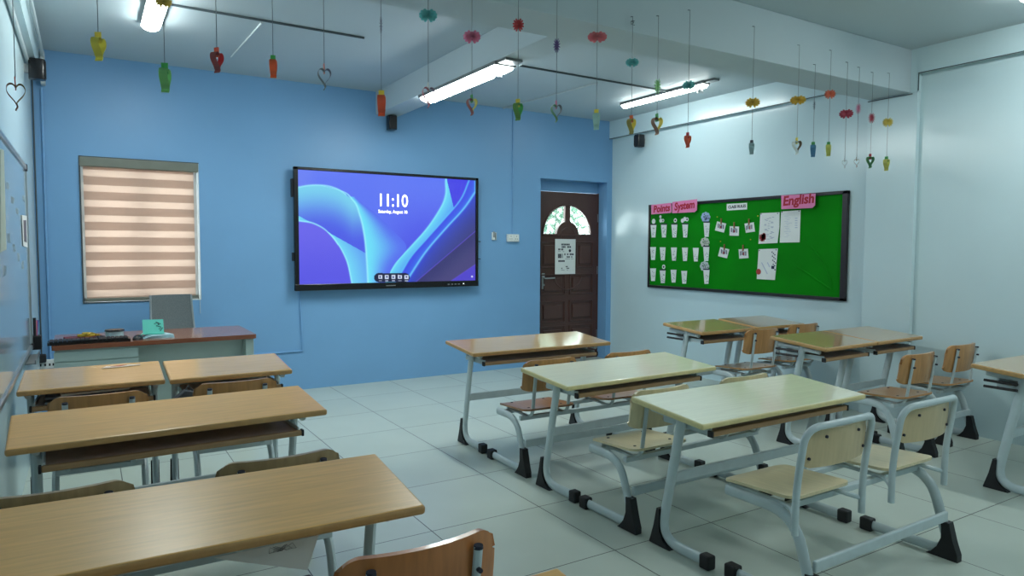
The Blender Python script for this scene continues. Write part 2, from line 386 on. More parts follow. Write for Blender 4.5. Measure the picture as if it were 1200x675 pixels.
bm = B(); box(bm, DX0, DL-.004, DY-.03, DY+.03, 0, 2.055); box(bm, DR+.003, DX1, DY-.03, DY+.03, 0, 2.055); link('door_frame', bm, M['door'], d)
# notice on the door
p0 = at(650.5, 280, 1, yf-.02); p1 = at(674, 321, 1, yf-.02)
ps = thing('door_notice', 'white printed notice sheet taped to the brown door', 'notice', ((p0.x+p1.x)/2, yf-.02, (p0.z+p1.z)/2))
pw, ph = p1.x-p0.x, p0.z-p1.z
bm = B(); box(bm, -pw/2, pw/2, -.002, 0, -ph/2, ph/2); link('sheet', bm, M['paper'], ps)
bm = B()
def mk(bm, u0, u1, v0, v1, w_, h_, y=-.003): box(bm, (u0-.5)*w_, (u1-.5)*w_, y, y+.0014, (.5-v1)*h_, (.5-v0)*h_)
random.seed(3)
for u0, u1, v0, v1 in ((.3, .72, .13, .18), (.32, .78, .2, .25), (.15, .4, .27, .32), (.14, .38, .42, .54), (.45, .92, .41, .46), (.45, .85, .49, .53), (.16, .48, .6, .65), (.24, .7, .82, .85), (.45, .62, .77, .8), (.15, .45, .35, .36), (.5, .9, .56, .57), (.3, .7, .88, .89)):
    k = (u1-u0)/7
    for i in range(7):
        if random.random() < .85: mk(bm, u0+i*k, u0+(i+.8)*k, v0, v1, pw, ph)
cyl(bm, ((.72-.5)*pw, -.003, (.5-.33)*ph), ((.72-.5)*pw, -.0035, (.5-.33)*ph), .018)
link('printed_text', bm, M['ink'], ps)

# greenery outside the door
bm = B(); random.seed(5)
for i in range(2600):
    c = Vector((random.uniform(5.5, 8.2), random.uniform(8.4, 9.8), random.uniform(1.3, 2.9)))
    if random.random() < (c.x-6.0)*.42: continue
    a = random.uniform(0, 6.28); t = Vector((math.cos(a), random.uniform(-.4, .4), math.sin(a)))*.07; u = t.cross(Vector((random.uniform(-.3, .3), 1, 0))).normalized()*.025
    vs = [bm.verts.new(c+t), bm.verts.new(c+u+Vector((0, .01, 0))), bm.verts.new(c-t), bm.verts.new(c-u)]; bm.faces.new(vs)
for x in (5.6, 6.3, 7.1, 7.9): cyl(bm, (x, 9.1, 0), (x+.1, 9.0, 2.9), .03, .015, seg=8)
sh = link('garden_shrub', bm, M['leaf']); tag(sh, 'green shrub outdoors, seen through the fanlight of the brown door', 'shrub')

# ------------------------------------------------------------------ wall fittings
def socket(p, n, gang, w_, h_, label):
    t = thing('wall_socket', label, 'socket', p); bm = B(); box(bm, -w_/2, w_/2, -.035, 0, -h_/2, h_/2, bev=.004); link('back_box', bm, M['paper'], t)
    bm = B()
    for g in range(gang):
        cx = (g-(gang-1)/2)*w_/gang; box(bm, cx-w_/gang*.42, cx+w_/gang*.42, -.042, -.034, -h_*.42, h_*.42, bev=.002)
    link('face_plate', bm, M['paper'], t)
    bm = B()
    for g in range(gang):
        cx = (g-(gang-1)/2)*w_/gang
        for dx, dz in ((0, .018), (-.012, -.01), (.012, -.01)): box(bm, cx+dx-.003, cx+dx+.003, -.0435, -.041, dz-.005, dz+.005)
    link('pin_holes', bm, M['black'], t)
p = at(600, 279, 1, YB); socket((p.x, YB, p.z), 0, 2, .15, .085, 'white double socket box on the blue wall beside the door')
p = at(578.5, 276, 1, YB)
t = thing('remote_holder', 'small white holder on the blue wall just right of the screen', 'holder', (p.x, YB, p.z))
bm = B(); box(bm, -.028, .028, -.02, 0, -.05, .035, bev=.003); link('pocket', bm, M['paper'], t)
bm = B(); box(bm, -.018, -.004, -.03, -.018, -.02, .045, bev=.003); box(bm, .004, .018, -.03, -.018, -.045, .03, bev=.003); link('clip', bm, M['steel'], t)
def speaker(loc, rz, label):
    t = thing('wall_speaker', label, 'speaker', loc, rz, 'black speakers high on the walls')
    bm = B(); prism(bm, rrect(.085, .1, .018, cx=0, cy=-.075), -.07, .07, bev=.006); link('cabinet', bm, M['blackgloss'], t, smooth=True)
    bm = B(); prism(bm, rrect(.07, .12, .012), -.129, -.124, lambda x, y, z: (x, z, y)); link('grille', bm, M['black'], t)
    bm = B(); box(bm, -.015, .015, -.03, 0, -.03, .03, bev=.003); link('bracket', bm, M['steel'], t)
speaker((2.655, YB, 2.62), 0, 'black speaker on the blue wall under the ceiling beam')
speaker((XR, 6.14, 2.615), -PI/2, 'black speaker high on the white right wall beyond the green board')
speaker((XL, 6.02, 2.62), PI/2, 'black speaker high on the left wall above the whiteboard corner')
# power strip low by the teacher's desk
p = at(55, 426, 1, YB)
t = thing('power_strip', 'white socket strip low on the blue wall left of the teacher desk', 'socket', (p.x, YB, p.z))
bm = B(); box(bm, -.06, .06, -.04, 0, -.035, .035, bev=.004); link('housing', bm, M['paper'], t)
bm = B(); box(bm, -.05, .0, -.09, -.035, .02, .085, bev=.008); link('plug', bm, M['black'], t)
bm = B()
for x in (-.04, -.01, .02, .045): box(bm, x-.006, x+.006, -.042, -.038, -.015, .005)
link('pin_holes', bm, M['black'], t)

# ------------------------------------------------------------------ ceiling lamps
def lamp(cx, y0, y1, zt_, wid, label, cap=True, em='tube_on'):
    t = thing('batten_lamp', label, 'ceiling light', (cx, (y0+y1)/2, zt_), 0, 'LED batten lamps'); L_ = (y1-y0)/2
    bm = B(); box(bm, -wid/2, wid/2, -L_, L_, -.028, 0, bev=.004); link('base', bm, M['greyplastic'], t)
    bm = B(); prof = [(wid*.46*math.cos(a), -.026-.035*math.sin(a)) for a in [PI*k/10 for k in range(11)]]
    prism(bm, prof, -L_+.02, L_-.02, lambda x, y, z: (x, z, y), bev=.006); link('diffuser', bm, M[em], t, smooth=True)
    if cap:
        bm = B(); cyl(bm, (-wid*.1, -L_+.07, -.06), (-wid*.1, -L_+.07, -.10), .022, .030); link('sensor', bm, M['steel'], t, smooth=True)
        bm = B(); box(bm, -wid*.4, wid*.4, -L_-.12, -L_-.01, -.02, 0, bev=.005); link('end_box', bm, M['greyplastic'], t)
    return t
lamp(2.60, 4.33, 5.66, 2.70, .18, 'large lit LED batten under the ceiling beam above the desks')
lamp(4.95, 4.62, 5.80, ZC, .09, 'lit LED batten on the ceiling near the right wall and blue wall corner', em='tube_dim')
lamp(.43, 4.33, 5.53, ZC, .13, 'lit LED batten on the ceiling above the teacher desk', False)
lamp(4.86, .78, 2.06, ZC, .11, 'lit LED batten on the near ceiling by the right wall, cut by the frame', False)
lamp(2.63, -.9, .3, ZC, .11, 'lit LED batten on the near ceiling in the middle of the room', False)

# ------------------------------------------------------------------ pupils' desks
def make_desk(label, x, y, zc, Wd, Dp, rz, tm, em, frames, sd=.13, shelf=True, rails=False, hook=True, group='pupil desks with white steel frames'):
    """origin on the floor under the desktop centre; the user sits on the -y side; top slopes down towards them"""
    t = thing('student_desk', label, 'desk', (x, y, 0), R(rz), group)
    tilt = .085; T = Matrix.Translation((0, 0, zc)) @ Matrix.Rotation(tilt, 4, 'X')
    th = .027
    def f(px_, py_, h): return T @ Vector((px_, py_, h))
    bm = B(); prism(bm, rrect(Wd, Dp, .009, 4), -th, 0, f, bev=.009, seg=3)
    for fc in bm.faces:
        if abs((T.to_3x3().inverted() @ fc.normal).z) < .9: fc.material_index = 1
    link('desktop', bm, [tm, em], t)
    fx = Wd/2-(.09 if Wd > .9 else .04)
    sw = fx-.025
    # book shelf: board, side cheeks, front strip, end caps
    if shelf:
        zb = zc-sd
        bm = B(); box(bm, -sw, sw, -Dp/2+.05, Dp/2-.09, zb+.008, zb+.02, bev=.002); link('shelf', bm, M['shelf'], t)
        for s in (-1, 1):
            bm = B(); box(bm, s*sw-.004, s*sw+.004, -Dp/2+.055, Dp/2-.10, zb+.003, zb+.035, bev=.002); link('shelf_bracket', bm, M['tube'], t)
        bm = B(); box(bm, -sw+.005, sw-.005, Dp/2-.10, Dp/2-.09, zb+.01, zc-.04); link('shelf_back', bm, M['tube'], t)
        bm = B(); box(bm, -sw-.01, sw+.01, -Dp/2+.035, -Dp/2+.06, zb, zb+.024, bev=.005); st_ = link('shelf_strip', bm, M['shelfedge'], t)
        for s in (-1, 1):
            bm = B(); box(bm, s*(sw+.014)-.005, s*(sw+.014)+.005, -Dp/2+.033, -Dp/2+.062, zb-.002, zb+.026, bev=.002); link('strip_end_cap', bm, M['black'], st_)
        if rails:
            for zz in (zb+.02, zb+.055):
                bm = B(); sweep(bm, [(-fx-.032, 0, zz), (-fx-.032, Dp/2-.05, zz)], .008, seg=8); rl = link('shelf_rail', bm, M['black'], t, smooth=True)
    for s in frames:
        ztop = zc-.03; bm = B()
        pts = fillet([(s*fx, -.02, ztop), (s*fx, .105, .03), (s*fx, -.185, .03)], .13, 10)
        sweep(bm, pts, .016, .0255, seg=12)
        # arm under the desktop
        sweep(bm, [(s*fx, -Dp/2+.07, zc-.045-.012), (s*fx, Dp/2-.05, zc-.045+.008)], .015, .016, seg=8)
        fr = link('side_frame', bm, M['tube'], t, smooth=True)
        bm = B(); prism(bm, [(.155, .005), (.16, .0), (.03, .0), (.05, .016), (.075, .03), (.098, .07), (.095, .175), (.115, .175), (.128, .09), (.15, .03)], s*fx-.021, s*fx+.021, lambda a, b, h: (h, a, b), bev=.003); link('heel_shoe', bm, M['black'], fr)
        bm = B(); box(bm, s*fx-.024, s*fx+.024, -.205, -.15, 0, .062, bev=.008); link('floor_cap', bm, M['black'], fr)
    if len(frames) == 2:
        bm = B(); box(bm, -fx+.01, fx-.01, .028, .046, .31, .36, bev=.006); link('crossbar', bm, M['tube'], t)
    if hook:
        bm = B(); pts = [(-sw-.03+.012*math.cos(a), -Dp/2+.09, zc-.05+.014*math.sin(a)) for a in [2*PI*k/12 for k in range(11)]]; sweep(bm, pts, .0035, ref=(0, 1, 0), seg=6); link('bag_hook', bm, M['paper'], t, smooth=True)
    return t
# ------------------------------------------------------------------ pupils' seats
def make_seat(label, cat, name, x, y, rz, zs, ztop, style, cols, offs, half, group, low_bar=True, sw=.36, hy=-.255, cy=.13):
    """origin on the floor under the seat centre line"""
    t = thing(name, label, cat, (x, y, 0), R(rz), group)
    sm, bm_ = cols; zr = zs-.045
    for s in (-1, 1):
        bm = B(); pts = fillet([(s*half, .16, zr-.012), (s*half, hy+.105, zr-.012), (s*half, hy, .03), (s*half, cy, .03)], [.12, .09], 9)
        sweep(bm, pts, .015, .0235, seg=12)
        fr = link('side_frame', bm, M['tube'], t, smooth=True)
        bm = B(); prism(bm, [(hy-.035, .0), (hy+.1, .0), (hy+.075, .014), (hy+.05, .045), (hy+.033, .09), (hy+.040, .165), (hy+.005, .165), (hy-.013, .09), (hy-.035, .03)], s*half-.021, s*half+.021, lambda a, b, h: (h, a, b), bev=.003); link('heel_shoe', bm, M['black'], fr)
        bm = B(); box(bm, s*half-.024, s*half+.024, cy-.04, cy+.02, 0, .062, bev=.008); link('floor_cap', bm, M['black'], fr)
    bm = B()
    for yy in (.10, -.10): box(bm, -half, half, yy-.014, yy+.014, zr-.02, zr+.006, bev=.004)
    link('seat_beam', bm, M['tube'], t)
    if low_bar:
        bm = B(); box(bm, -half+.01, half-.01, hy+.012, hy+.03, .17, .215, bev=.006); link('low_crossbar', bm, M['tube'], t)
    for ox in offs:
        # moulded seat: slight dish and waterfall front
        def f(a, b, h):
            yy = b; k = max(0, (yy-.06)/.12); return (ox+a, yy, zs-.012+h-.018*k*k+.10*a*a+.012*max(0, -yy/.17)**2)
        bm = B(); nx = 12
        P_ = rrect(sw, .355, .05, 6)
        # fan of rings so that the dish is followed
        rings = []
        for sc in (1, .8, .55, .3):
            rings.append([(a*sc, b*sc) for a, b in P_])
        for hh, flip in ((.0, True), (.012, False)):
            vr = [[bm.verts.new(f(a, b, hh)) for a, b in rg] for rg in rings]
            for A, Bq in zip(vr, vr[1:]):
                for k in range(len(A)):
                    q = (A[k], A[(k+1) % len(A)], Bq[(k+1) % len(A)], Bq[k]); bm.faces.new(q[::-1] if flip else q)
            bm.faces.new(vr[-1][::-1] if flip else vr[-1])
            if flip: low = vr[0]
            else: up = vr[0]
        for k in range(len(low)): bm.faces.new((low[k], low[(k+1) % len(low)], up[(k+1) % len(low)], up[k]))
        st = link('seat', bm, sm, t, smooth=True)
        bm = B()
        for a, b in () if style == 'hoop' else ((-.12, .10), (.12, .10), (-.12, -.10), (.12, -.10)): cyl(bm, f(a, b, .010), f(a, b, .0145), .009, .007, seg=10)
        if style == 'hoop': bm.free()
        else: link('rivet', bm, M['ink'], st)
        hgt = .165 if style == 'hoop' else .19; zb0 = ztop-hgt; wdt = sw+.02
        if style == 'hoop':
            # round hoop over the top of the back, feet beside the seat
            hw_ = .213; bm = B()
            pts = fillet([(ox-hw_, -.20, zr-.07), (ox-hw_, -.20, zs+.05), (ox-hw_, -.235, ztop), (ox+hw_, -.235, ztop), (ox+hw_, -.20, zs+.05), (ox+hw_, -.20, zr-.07)], [.1, .075, .075, .1], 8)
            # sag the top bar backwards in the middle
            pts = [Vector((p.x, p.y-.035*max(0, (1-((p.x-ox)/hw_)**2))*(1 if p.z > ztop-.08 else 0), p.z)) for p in pts]
            sweep(bm, pts, .0135, seg=12, ref=(0, 1, 0)); link('back_hoop', bm, M['tube'], t, smooth=True)
            for s in (-1, 1):
                bm = B(); sweep(bm, fillet([(ox+s*hw_, -.200, zr-.01), (ox+s*(sw/2-.03), -.14, zr+.010), (ox+s*(sw/2-.03), .15, zr+.012)], .04), .010, seg=8); link('seat_rail', bm, M['tube'], t, smooth=True)
            def g(u, v):
                a = (u-.5)*2; b = v; xx = a*(hw_-.012)
                r_ = max(0, abs(a)-.78)/.22; cut = .05*(1-math.sqrt(max(0, 1-r_*r_)))
                zz = zb0+.0+(hgt-.02)*b
                zz = min(zz, ztop-.02-cut); zz = max(zz, zb0+cut)
                return (ox+xx, -.212-.012*b-.035*(1-a*a)+.012, zz)
            bm = B(); grid_panel(bm, 40, 10, g, .011); bk = link('backrest', bm, bm_, t, smooth=True)
            bm = B()
            for a, b in ((-.5, .8), (.5, .8), (-.85, .25), (.85, .25)):
                q = Vector(g(.5+a/2, b)); cyl(bm, q+Vector((0, -.012, 0)), q, .006, .006, seg=8)
            link('backrest_screw', bm, M['ink'], bk)
        else:
            ux = sw/2-.055; ups = []
            for s in (-1, 1):
                bm = B(); pts = fillet([(ox+s*ux, .13, zr+.006), (ox+s*ux, -.155, zr+.002), (ox+s*ux, -.20, ztop-.025)], [.06], 8)
                sweep(bm, pts, .012, .008, seg=10); ups.append(link('back_upright', bm, M['tube'], t, smooth=True))
            def g(u, v):
                a = (u-.5)*2; b = v; xx = a*wdt/2
                r_ = max(0, abs(a)-.72)/.28; cut = .06*(1-math.sqrt(max(0, 1-r_*r_)))
                zz = zb0+hgt*b; zz = min(zz, ztop-cut); zz = max(zz, zb0+cut*.55)
                return (ox+xx, -.175-.02*b+.045*a*a+ -.006*math.cos(PI*(b-.5)), zz)
            bm = B(); grid_panel(bm, 48, 10, g, .017); bk = link('backrest', bm, bm_, t, smooth=True)
            for s in (-1, 1):
                q = (ox+s*ux, -.1995, ztop-.03); bm = B(); cyl(bm, q, (q[0], q[1]-.0005, q[2]+.008), .012, .011, seg=10); link('upright_cap', bm, M['ink'], ups[(s+1)//2])
                bm = B(); cyl(bm, (ox+s*ux, -.212, ztop-.08), (ox+s*ux, -.190, ztop-.08), .006, seg=8); link('backrest_screw', bm, M['ink'], bk)
    return t

DG = 'pupil desks with white steel frames'; BG = 'double pupil seats on shared frames'; CG = 'single pupil chairs'
Wd, Dd = 1.17, .44
make_desk('light brown two-seat desk in the back row, standing before the brown door', 2.725, 4.18, .70, 1.15, .43, -.5, M['wood2'], M['edge'], (-1, 1), sd=.115)
make_desk('cream-topped two-seat desk in the middle, between a brown desk and another cream desk', 2.715, 3.158, .665, Wd, Dd, 2.0, M['cream'], M['edge_cream'], (-1, 1), sd=.10)
make_desk('cream-topped two-seat desk nearest the camera, with hoop-backed seats behind it', 2.736, 2.218, .665, Wd, Dd, .4, M['cream'], M['edge_cream'], (-1, 1), sd=.095)
make_desk('small single desk with a paper strip lying on it, by the whiteboard wall', .025, 4.214, .70, .635, Dd, -.9, M['wood'], M['edge'], (-1, 1))
make_desk('small single desk with bare top before the teacher desk, right of the paper strip', .672, 4.182, .70, .625, Dd, -.5, M['wood'], M['edge'], (-1, 1))
make_desk('long brown two-seat desk by the left wall, second row from the teacher desk', .315, 3.247, .665, 1.17, Dd, 1.8, M['wood_worn'], M['edge'], (-1, 1))
make_desk('large brown two-seat desk in the left foreground, filling the lower left corner', .272, 2.005, .66, 1.08, Dd, -1.9, M['wood_worn'], M['edge'], (-1, 1), shelf=False)
make_desk('nearest brown desk of the left column, only a top corner showing at the bottom', .32, .985, .66, 1.08, Dd, 0, M['wood_worn'], M['edge'], (-1, 1))
make_desk('brown single desk of the far right pair nearest the green board, the left one', 4.424, 4.056, .735, .622, Dd, .4, M['wood2'], M['edge'], (-1, 1), sd=.12, rails=True)
make_desk('brown single desk of the far right pair, the one against the white wall', 5.10, 4.066, .735, .622, Dd, .4, M['wood2'], M['edge'], (-1, 1), sd=.12)
make_desk('brown single desk of the middle right pair, the left one reflecting the board', 4.468, 3.025, .735, .620, Dd, 1.4, M['wood2'], M['edge'], (-1, 1), sd=.12, rails=True)
make_desk('brown single desk of the middle right pair, the one beside the white wall', 5.093, 3.04, .735, .620, Dd, 1.4, M['wood2'], M['edge'], (-1, 1), sd=.12)
make_desk('brown two-seat desk at the right edge of the photo, mostly cut off', 4.92, 1.78, .70, Wd, Dd, 0, M['wood2'], M['edge'], (-1, 1), rails=True)

def bench(label, x, y, rz, style, cols, ztop=.71, zs=.42, half=.495, hy=-.17, cy=.25, off=.31): make_seat(label, 'seat', 'double_seat', x, y, rz, zs, ztop, style, cols, (-off, off), half, BG, sw=.37, hy=hy, cy=cy)
def chair(label, x, y, rz, cols, ztop=.71, zs=.40, hy=-.17, cy=.22): make_seat(label, 'chair', 'student_chair', x, y, rz, zs, ztop, 'upright', cols, (0,), .18, CG, sw=.37, hy=hy, cy=cy)
pl, pd, pc = (M['ply'], M['ply']), (M['ply_d'], M['ply_d']), (M['ply_cream'], M['ply_cream'])
bench('brown plywood double seat behind the desk before the door', 2.72, 3.618, -.5, 'upright', (M['ply_d'], M['ply']), .70, .39)
bench('cream double seat with plain uprights between the two cream desks', 2.72, 2.67, 1.0, 'upright', pc, .69, .39, cy=.21)
bench('cream double seat with round tube hoops over its backs, right foreground', 2.75, 1.80, .4, 'hoop', (M['ply_cream'], mat('chair_plywood_beige', (196, 176, 138), .35, var=.07, scale=7, stretch=(8, 1, 1))), .725, .425, .485, hy=-.265, cy=.13, off=.32)
chair('plywood chair pushed under the small desk with the paper strip', .04, 3.80, -.9, pl, .705)
chair('plywood chair pushed under the bare small desk before the teacher desk', .635, 3.84, -.5, pl, .70)
bench('olive-brown double seat between the two long desks of the left column', .22, 2.47, 0, 'upright', (M['ply'], mat('chair_plywood_worn', (150, 130, 96), .35, var=.14, scale=7, stretch=(8, 1, 1))), .69)
bench('orange-brown double seat of the foreground desk, backrest at the bottom of the photo', .32, 1.58, 0, 'upright', (M['ply'], mat('chair_plywood_orange', (184, 116, 64), .3, var=.14, scale=7, stretch=(8, 1, 1), coat=.3)), .705, cy=.2)
chair('plywood chair at the left desk of the far right pair', 4.53, 3.76, 0, pl, .745, .43, cy=.06)
chair('plywood chair at the wall-side desk of the far right pair', 5.16, 3.84, 0, pl, .745, .43, cy=.0)
chair('plywood chair left of the two behind the middle right desks', 4.58, 2.58, 0, pl, .705, .42)
chair('plywood chair by the white wall, right of the two behind the middle right desks', 5.29, 2.66, 0, pl, .705, .42)

# ------------------------------------------------------------------ teacher's desk and chair
t = thing('teacher_desk', 'long teacher desk with red-brown top and pale grey panels under the window', 'desk', (.42, 5.52, 0))
bm = B(); prism(bm, rrect(1.23, .66, .012), .715, .745, bev=.005); link('desktop', bm, M['tdesk'], t)
bm = B(); box(bm, -.60, -.14, -.31, .30, .03, .713, bev=.003); link('cabinet', bm, M['tbody'], t)
bm = B(); box(bm, -.605, -.135, -.318, -.311, .64, .70, bev=.002); box(bm, -.605, -.135, -.318, -.311, .05, .632, bev=.002); link('cabinet_front', bm, M['tbody'], t)
bm = B(); box(bm, .545, .60, -.31, .30, 0, .713, bev=.004); link('side_panel', bm, M['tbody'], t)
bm = B(); box(bm, -.14, .545, -.20, -.18, .25, .713, bev=.002); link('modesty_panel', bm, M['tbody'], t)
t = thing('office_chair', 'grey mesh office chair behind the teacher desk below the window', 'office chair', (.635, 6.15, 0), R(186))
def g(u, v): a = (u-.5)*2; return (a*(.17-.015*v), -.20-.12*v+.03*a*a-.02*math.sin(PI*v), .50+.47*v)
bm = B(); grid_panel(bm, 10, 10, g, .012); bk = link('backrest', bm, M['mesh'], t, smooth=True)
for s in (0, 1):
    bm = B(); sweep(bm, [Vector(g(s, k/8)) for k in range(9)], .009, seg=8); link('back_frame', bm, M['steel'], bk, smooth=True)
bm = B(); prism(bm, rrect(.46, .46, .07), .43, .48, bev=.015); link('seat', bm, M['mesh'], t, smooth=True)
bm = B(); cyl(bm, (0, 0, .10), (0, 0, .30), .03); cyl(bm, (0, 0, .28), (0, 0, .43), .018); sweep(bm, fillet([(0, -.05, .42), (0, -.24, .42), (0, -.22, .6)], .05), .02, .01, seg=8); link('gas_column', bm, M['steel'], t, smooth=True)
for k in range(5):
    a = 2*PI*k/5+.3; bm = B(); sweep(bm, [(.02*math.cos(a), .02*math.sin(a), .115), (.27*math.cos(a), .27*math.sin(a), .075)], .02, .014, ref=(-math.sin(a), math.cos(a), 0), seg=8); lg = link('base_leg', bm, M['steel'], t, smooth=True)
    bm = B(); cx, cy_ = .27*math.cos(a), .27*math.sin(a); cyl(bm, (cx-.02*math.sin(a), cy_+.02*math.cos(a), .028), (cx+.02*math.sin(a), cy_-.02*math.cos(a), .028), .028); cyl(bm, (cx, cy_, .03), (cx, cy_, .075), .008); link('castor', bm, M['black'], lg)
for s in (-1, 1):
    bm = B(); sweep(bm, fillet([(s*.2, .0, .43), (s*.27, .0, .45), (s*.27, .0, .64), (s*.27, -.2, .66)], .03), .012, seg=8); link('armrest', bm, M['steel'], t, smooth=True)
# things on the teacher's desk
TZ = .745
def on(px_, py_, z=TZ): return at(px_, py_, 2, z)
p = on(102, 394)
t = thing('keyboard', 'black computer keyboard along the front edge of the teacher desk', 'keyboard', (.012, 5.285, TZ), R(1))
bm = B(); prism(bm, rrect(.46, .15, .012), 0, .018, bev=.004); link('case', bm, M['blackgloss'], t)
bm = B()
for r_ in range(5):
    n = 18; 
    for c_ in range(n):
        if r_ == 0 and 4 < c_ < 10: continue
        x0 = -.22+c_*.0244; box(bm, x0, x0+.021, -.065+r_*.026, -.043+r_*.026, .018, .026, bev=.002)
box(bm, -.10, .03, -.065, -.043, .018, .026)
link('key', bm, M['black'], t)['kind'] = 'stuff'
p = on(155, 392)
t = thing('mouse', 'black computer mouse right of the keyboard on the teacher desk', 'mouse', (.29, 5.30, TZ), R(70))
bm = B(); r_ = bmesh.ops.create_uvsphere(bm, u_segments=16, v_segments=10, radius=1)
for v in r_['verts']: v.co = Vector((v.co.x*.052, v.co.y*.031, max(0, v.co.z)*.034))
link('body', bm, M['blackgloss'], t, smooth=True)
bm = B(); cyl(bm, (.026, -.004, .026), (.026, .004, .026), .008, seg=10); link('scroll_wheel', bm, M['greyplastic'], t)
p = on(122, 386)
t = thing('adhesive_tape_roll', 'round black-topped roll standing behind the keyboard on the teacher desk', 'tape roll', (.16, 5.49, TZ))
bm = B(); cyl(bm, (0, 0, 0), (0, 0, .045), .055, .055, seg=24); link('roll', bm, M['lightblue_paper'], t, smooth=True)
bm = B(); cyl(bm, (0, 0, .045), (0, 0, .055), .062, .058, seg=24); link('lid', bm, M['blackgloss'], t, smooth=True)
t = thing('notebook', 'dark red notebook lying behind the keyboard, leftmost item of the teacher desk', 'notebook', (-.02, 5.48, TZ), R(8))
bm = B(); box(bm, -.11, .11, -.07, .07, 0, .018, bev=.002); link('cover', bm, cmat((96, 28, 44)), t); bm = B(); box(bm, -.105, .112, -.066, .066, .003, .015); link('pages', bm, M['paper'], t)
t = thing('id_lanyard', 'yellow and dark coiled lanyard lying on the notebook behind the keyboard', 'lanyard', (.0, 5.46, TZ+.018))
bm = B(); pts = [(.07*math.cos(a)*(1-.03*k), .04*math.sin(a)*(1+.02*k), .005+.0008*k) for k, a in enumerate([.5*j for j in range(26)])]; sweep(bm, pts, .008, .003, ref=(0, 0, 1), seg=6); link('strap', bm, cmat((190, 160, 50)), t)
bm = B(); box(bm, .05, .10, -.05, -.015, 0, .004); link('card', bm, M['ink'], t)
# papers
Y0 = 5.34; X0 = at(178, 393, 1, Y0).x+.035
t = thing('folded_paper', 'pale blue folded papers stacked under the teal card on the teacher desk', 'paper', (X0, Y0, TZ), R(10))
bm = B()
for k in range(4): box(bm, -.09+.01*k, .10-.004*k, -.06+.004*k, .07, .006*k, .006*k+.003, M4=Matrix.Rotation(.12*k-.2, 4, 'Z'))
link('sheet', bm, M['lightblue_paper'], t)
t = thing('greeting_card', 'teal folded card with black handwriting propped on papers on the teacher desk', 'card', (X0-.01, Y0+.02, TZ+.024), R(-12))
def cardm(a, b, h): return (a, -.02+b*.45, .003+b*.88+h)
bm = B(); prism(bm, [(-.075, 0), (.055, 0), (.045, .105), (-.085, .105)], 0, .002, cardm); link('front_flap', bm, M['teal_paper'], t)
bm = B(); box(bm, -.09, .05, -.03, .07, 0, .002); link('back_flap', bm, M['teal_paper'], t)
bm = B()
for q in (((.0, .085), (.03, .07), (.005, .055), (.035, .045)), ((.02, .03), (.045, .04), (.03, .015)), ((-.01, .07), (.012, .078), (.02, .06))):
    sweep(bm, [Vector(cardm(a, b, .0035)) for a, b in q], .0025, seg=6)
link('handwriting', bm, M['ink'], t)
p = on(75, 401)
t = thing('name_sticker', 'small white sticker at the front left of the teacher desk', 'sticker', (p.x, p.y, TZ)); bm = B(); box(bm, -.035, .035, -.01, .01, 0, .0012); link('label_face', bm, M['paper'], t)
# paper strip on the small desk
dk = lambda x, y, cx, cy, zc: zc+(y-cy)*math.tan(.085)
p = at(142, 432, 2, .70)
t = thing('paper_strip', 'crumpled white and red paper strip lying on the small left desk', 'paper', (p.x, p.y, dk(0, p.y, 0, 4.214, .70)+.002), R(3)); t.rotation_euler.x = .085
bm = B(); prism(bm, [(-.095, -.02), (-.02, -.022), (.09, -.01), (.095, .008), (.03, .02), (-.07, .016)], 0, .0015); link('sheet', bm, cmat((214, 196, 180)), t)
bm = B(); prism(bm, [(-.05, .004), (-.01, -.008), (.03, .012), (.0, .017)], .0016, .003); link('red_print', bm, cmat((170, 70, 60)), t)
# exercise books on the shelf of the small desk, dark bag at the bare one
t = thing('book_stack', 'grey exercise books and papers lying on the shelf under the small left desk', 'books', (.0, 4.20, .70-.1095))
for k, (c, dx) in enumerate((((110, 116, 120), -.02), ((150, 156, 160), .01), ((70, 74, 84), -.03), ((190, 190, 186), .03))):
    bm = B(); box(bm, -.16, .14, -.13, .10, .013*k, .013*k+.011, bev=.002, M4=Matrix.Translation((dx, 0, 0)) @ Matrix.Rotation(.05*(k-1.5), 4, 'Z')); link('book', bm, cmat(c), t)
p = at(203, 458, 1, 3.95)
t = thing('cloth_bag', 'dark grey cloth bag in the gap between the two small desks', 'bag', (p.x, 3.93, .50))
bm = B(); prism(bm, [(-.07, .03), (.05, .13), (.09, .12), (.10, -.06), (.02, -.04)], -.03, .03, lambda a, b, h: (a, h, b), bev=.008); link('body', bm, M['grey_bag'], t, smooth=True)
bm = B(); sweep(bm, [(.05, 0, .12), (.07, 0, .15), (.09, 0, .12)], .006, seg=6); link('strap', bm, M['grey_bag'], t)
# sheet hanging under the foreground desk
t = thing('drawing_sheet', 'white sheet with a pencil drawing hanging out under the foreground desk', 'paper', (0, 0, 0))
YS = 1.84
q = [at(a, b, 1, YS) for a, b in ((250, 652), (372, 626), (362, 671), (262, 655))]
bm = B()
prism(bm, [(v.x, v.z) for v in q], -.001, .001, lambda a, b, h: (a, YS+h+(.56-b)*.25, b)); link('sheet', bm, M['paper'], t)
t.location = (0, 0, 0)
bm = B(); c = at(328, 642, 1, YS); pts = [(c.x+.022*math.sin(k*1.3)+(k-8)*.0025, YS+(.56-c.z)*.25-.003, c.z+.010*math.cos(k*2.1)) for k in range(18)]; sweep(bm, pts, .0009, seg=5); link('pencil_drawing', bm, M['greyplastic'], t)

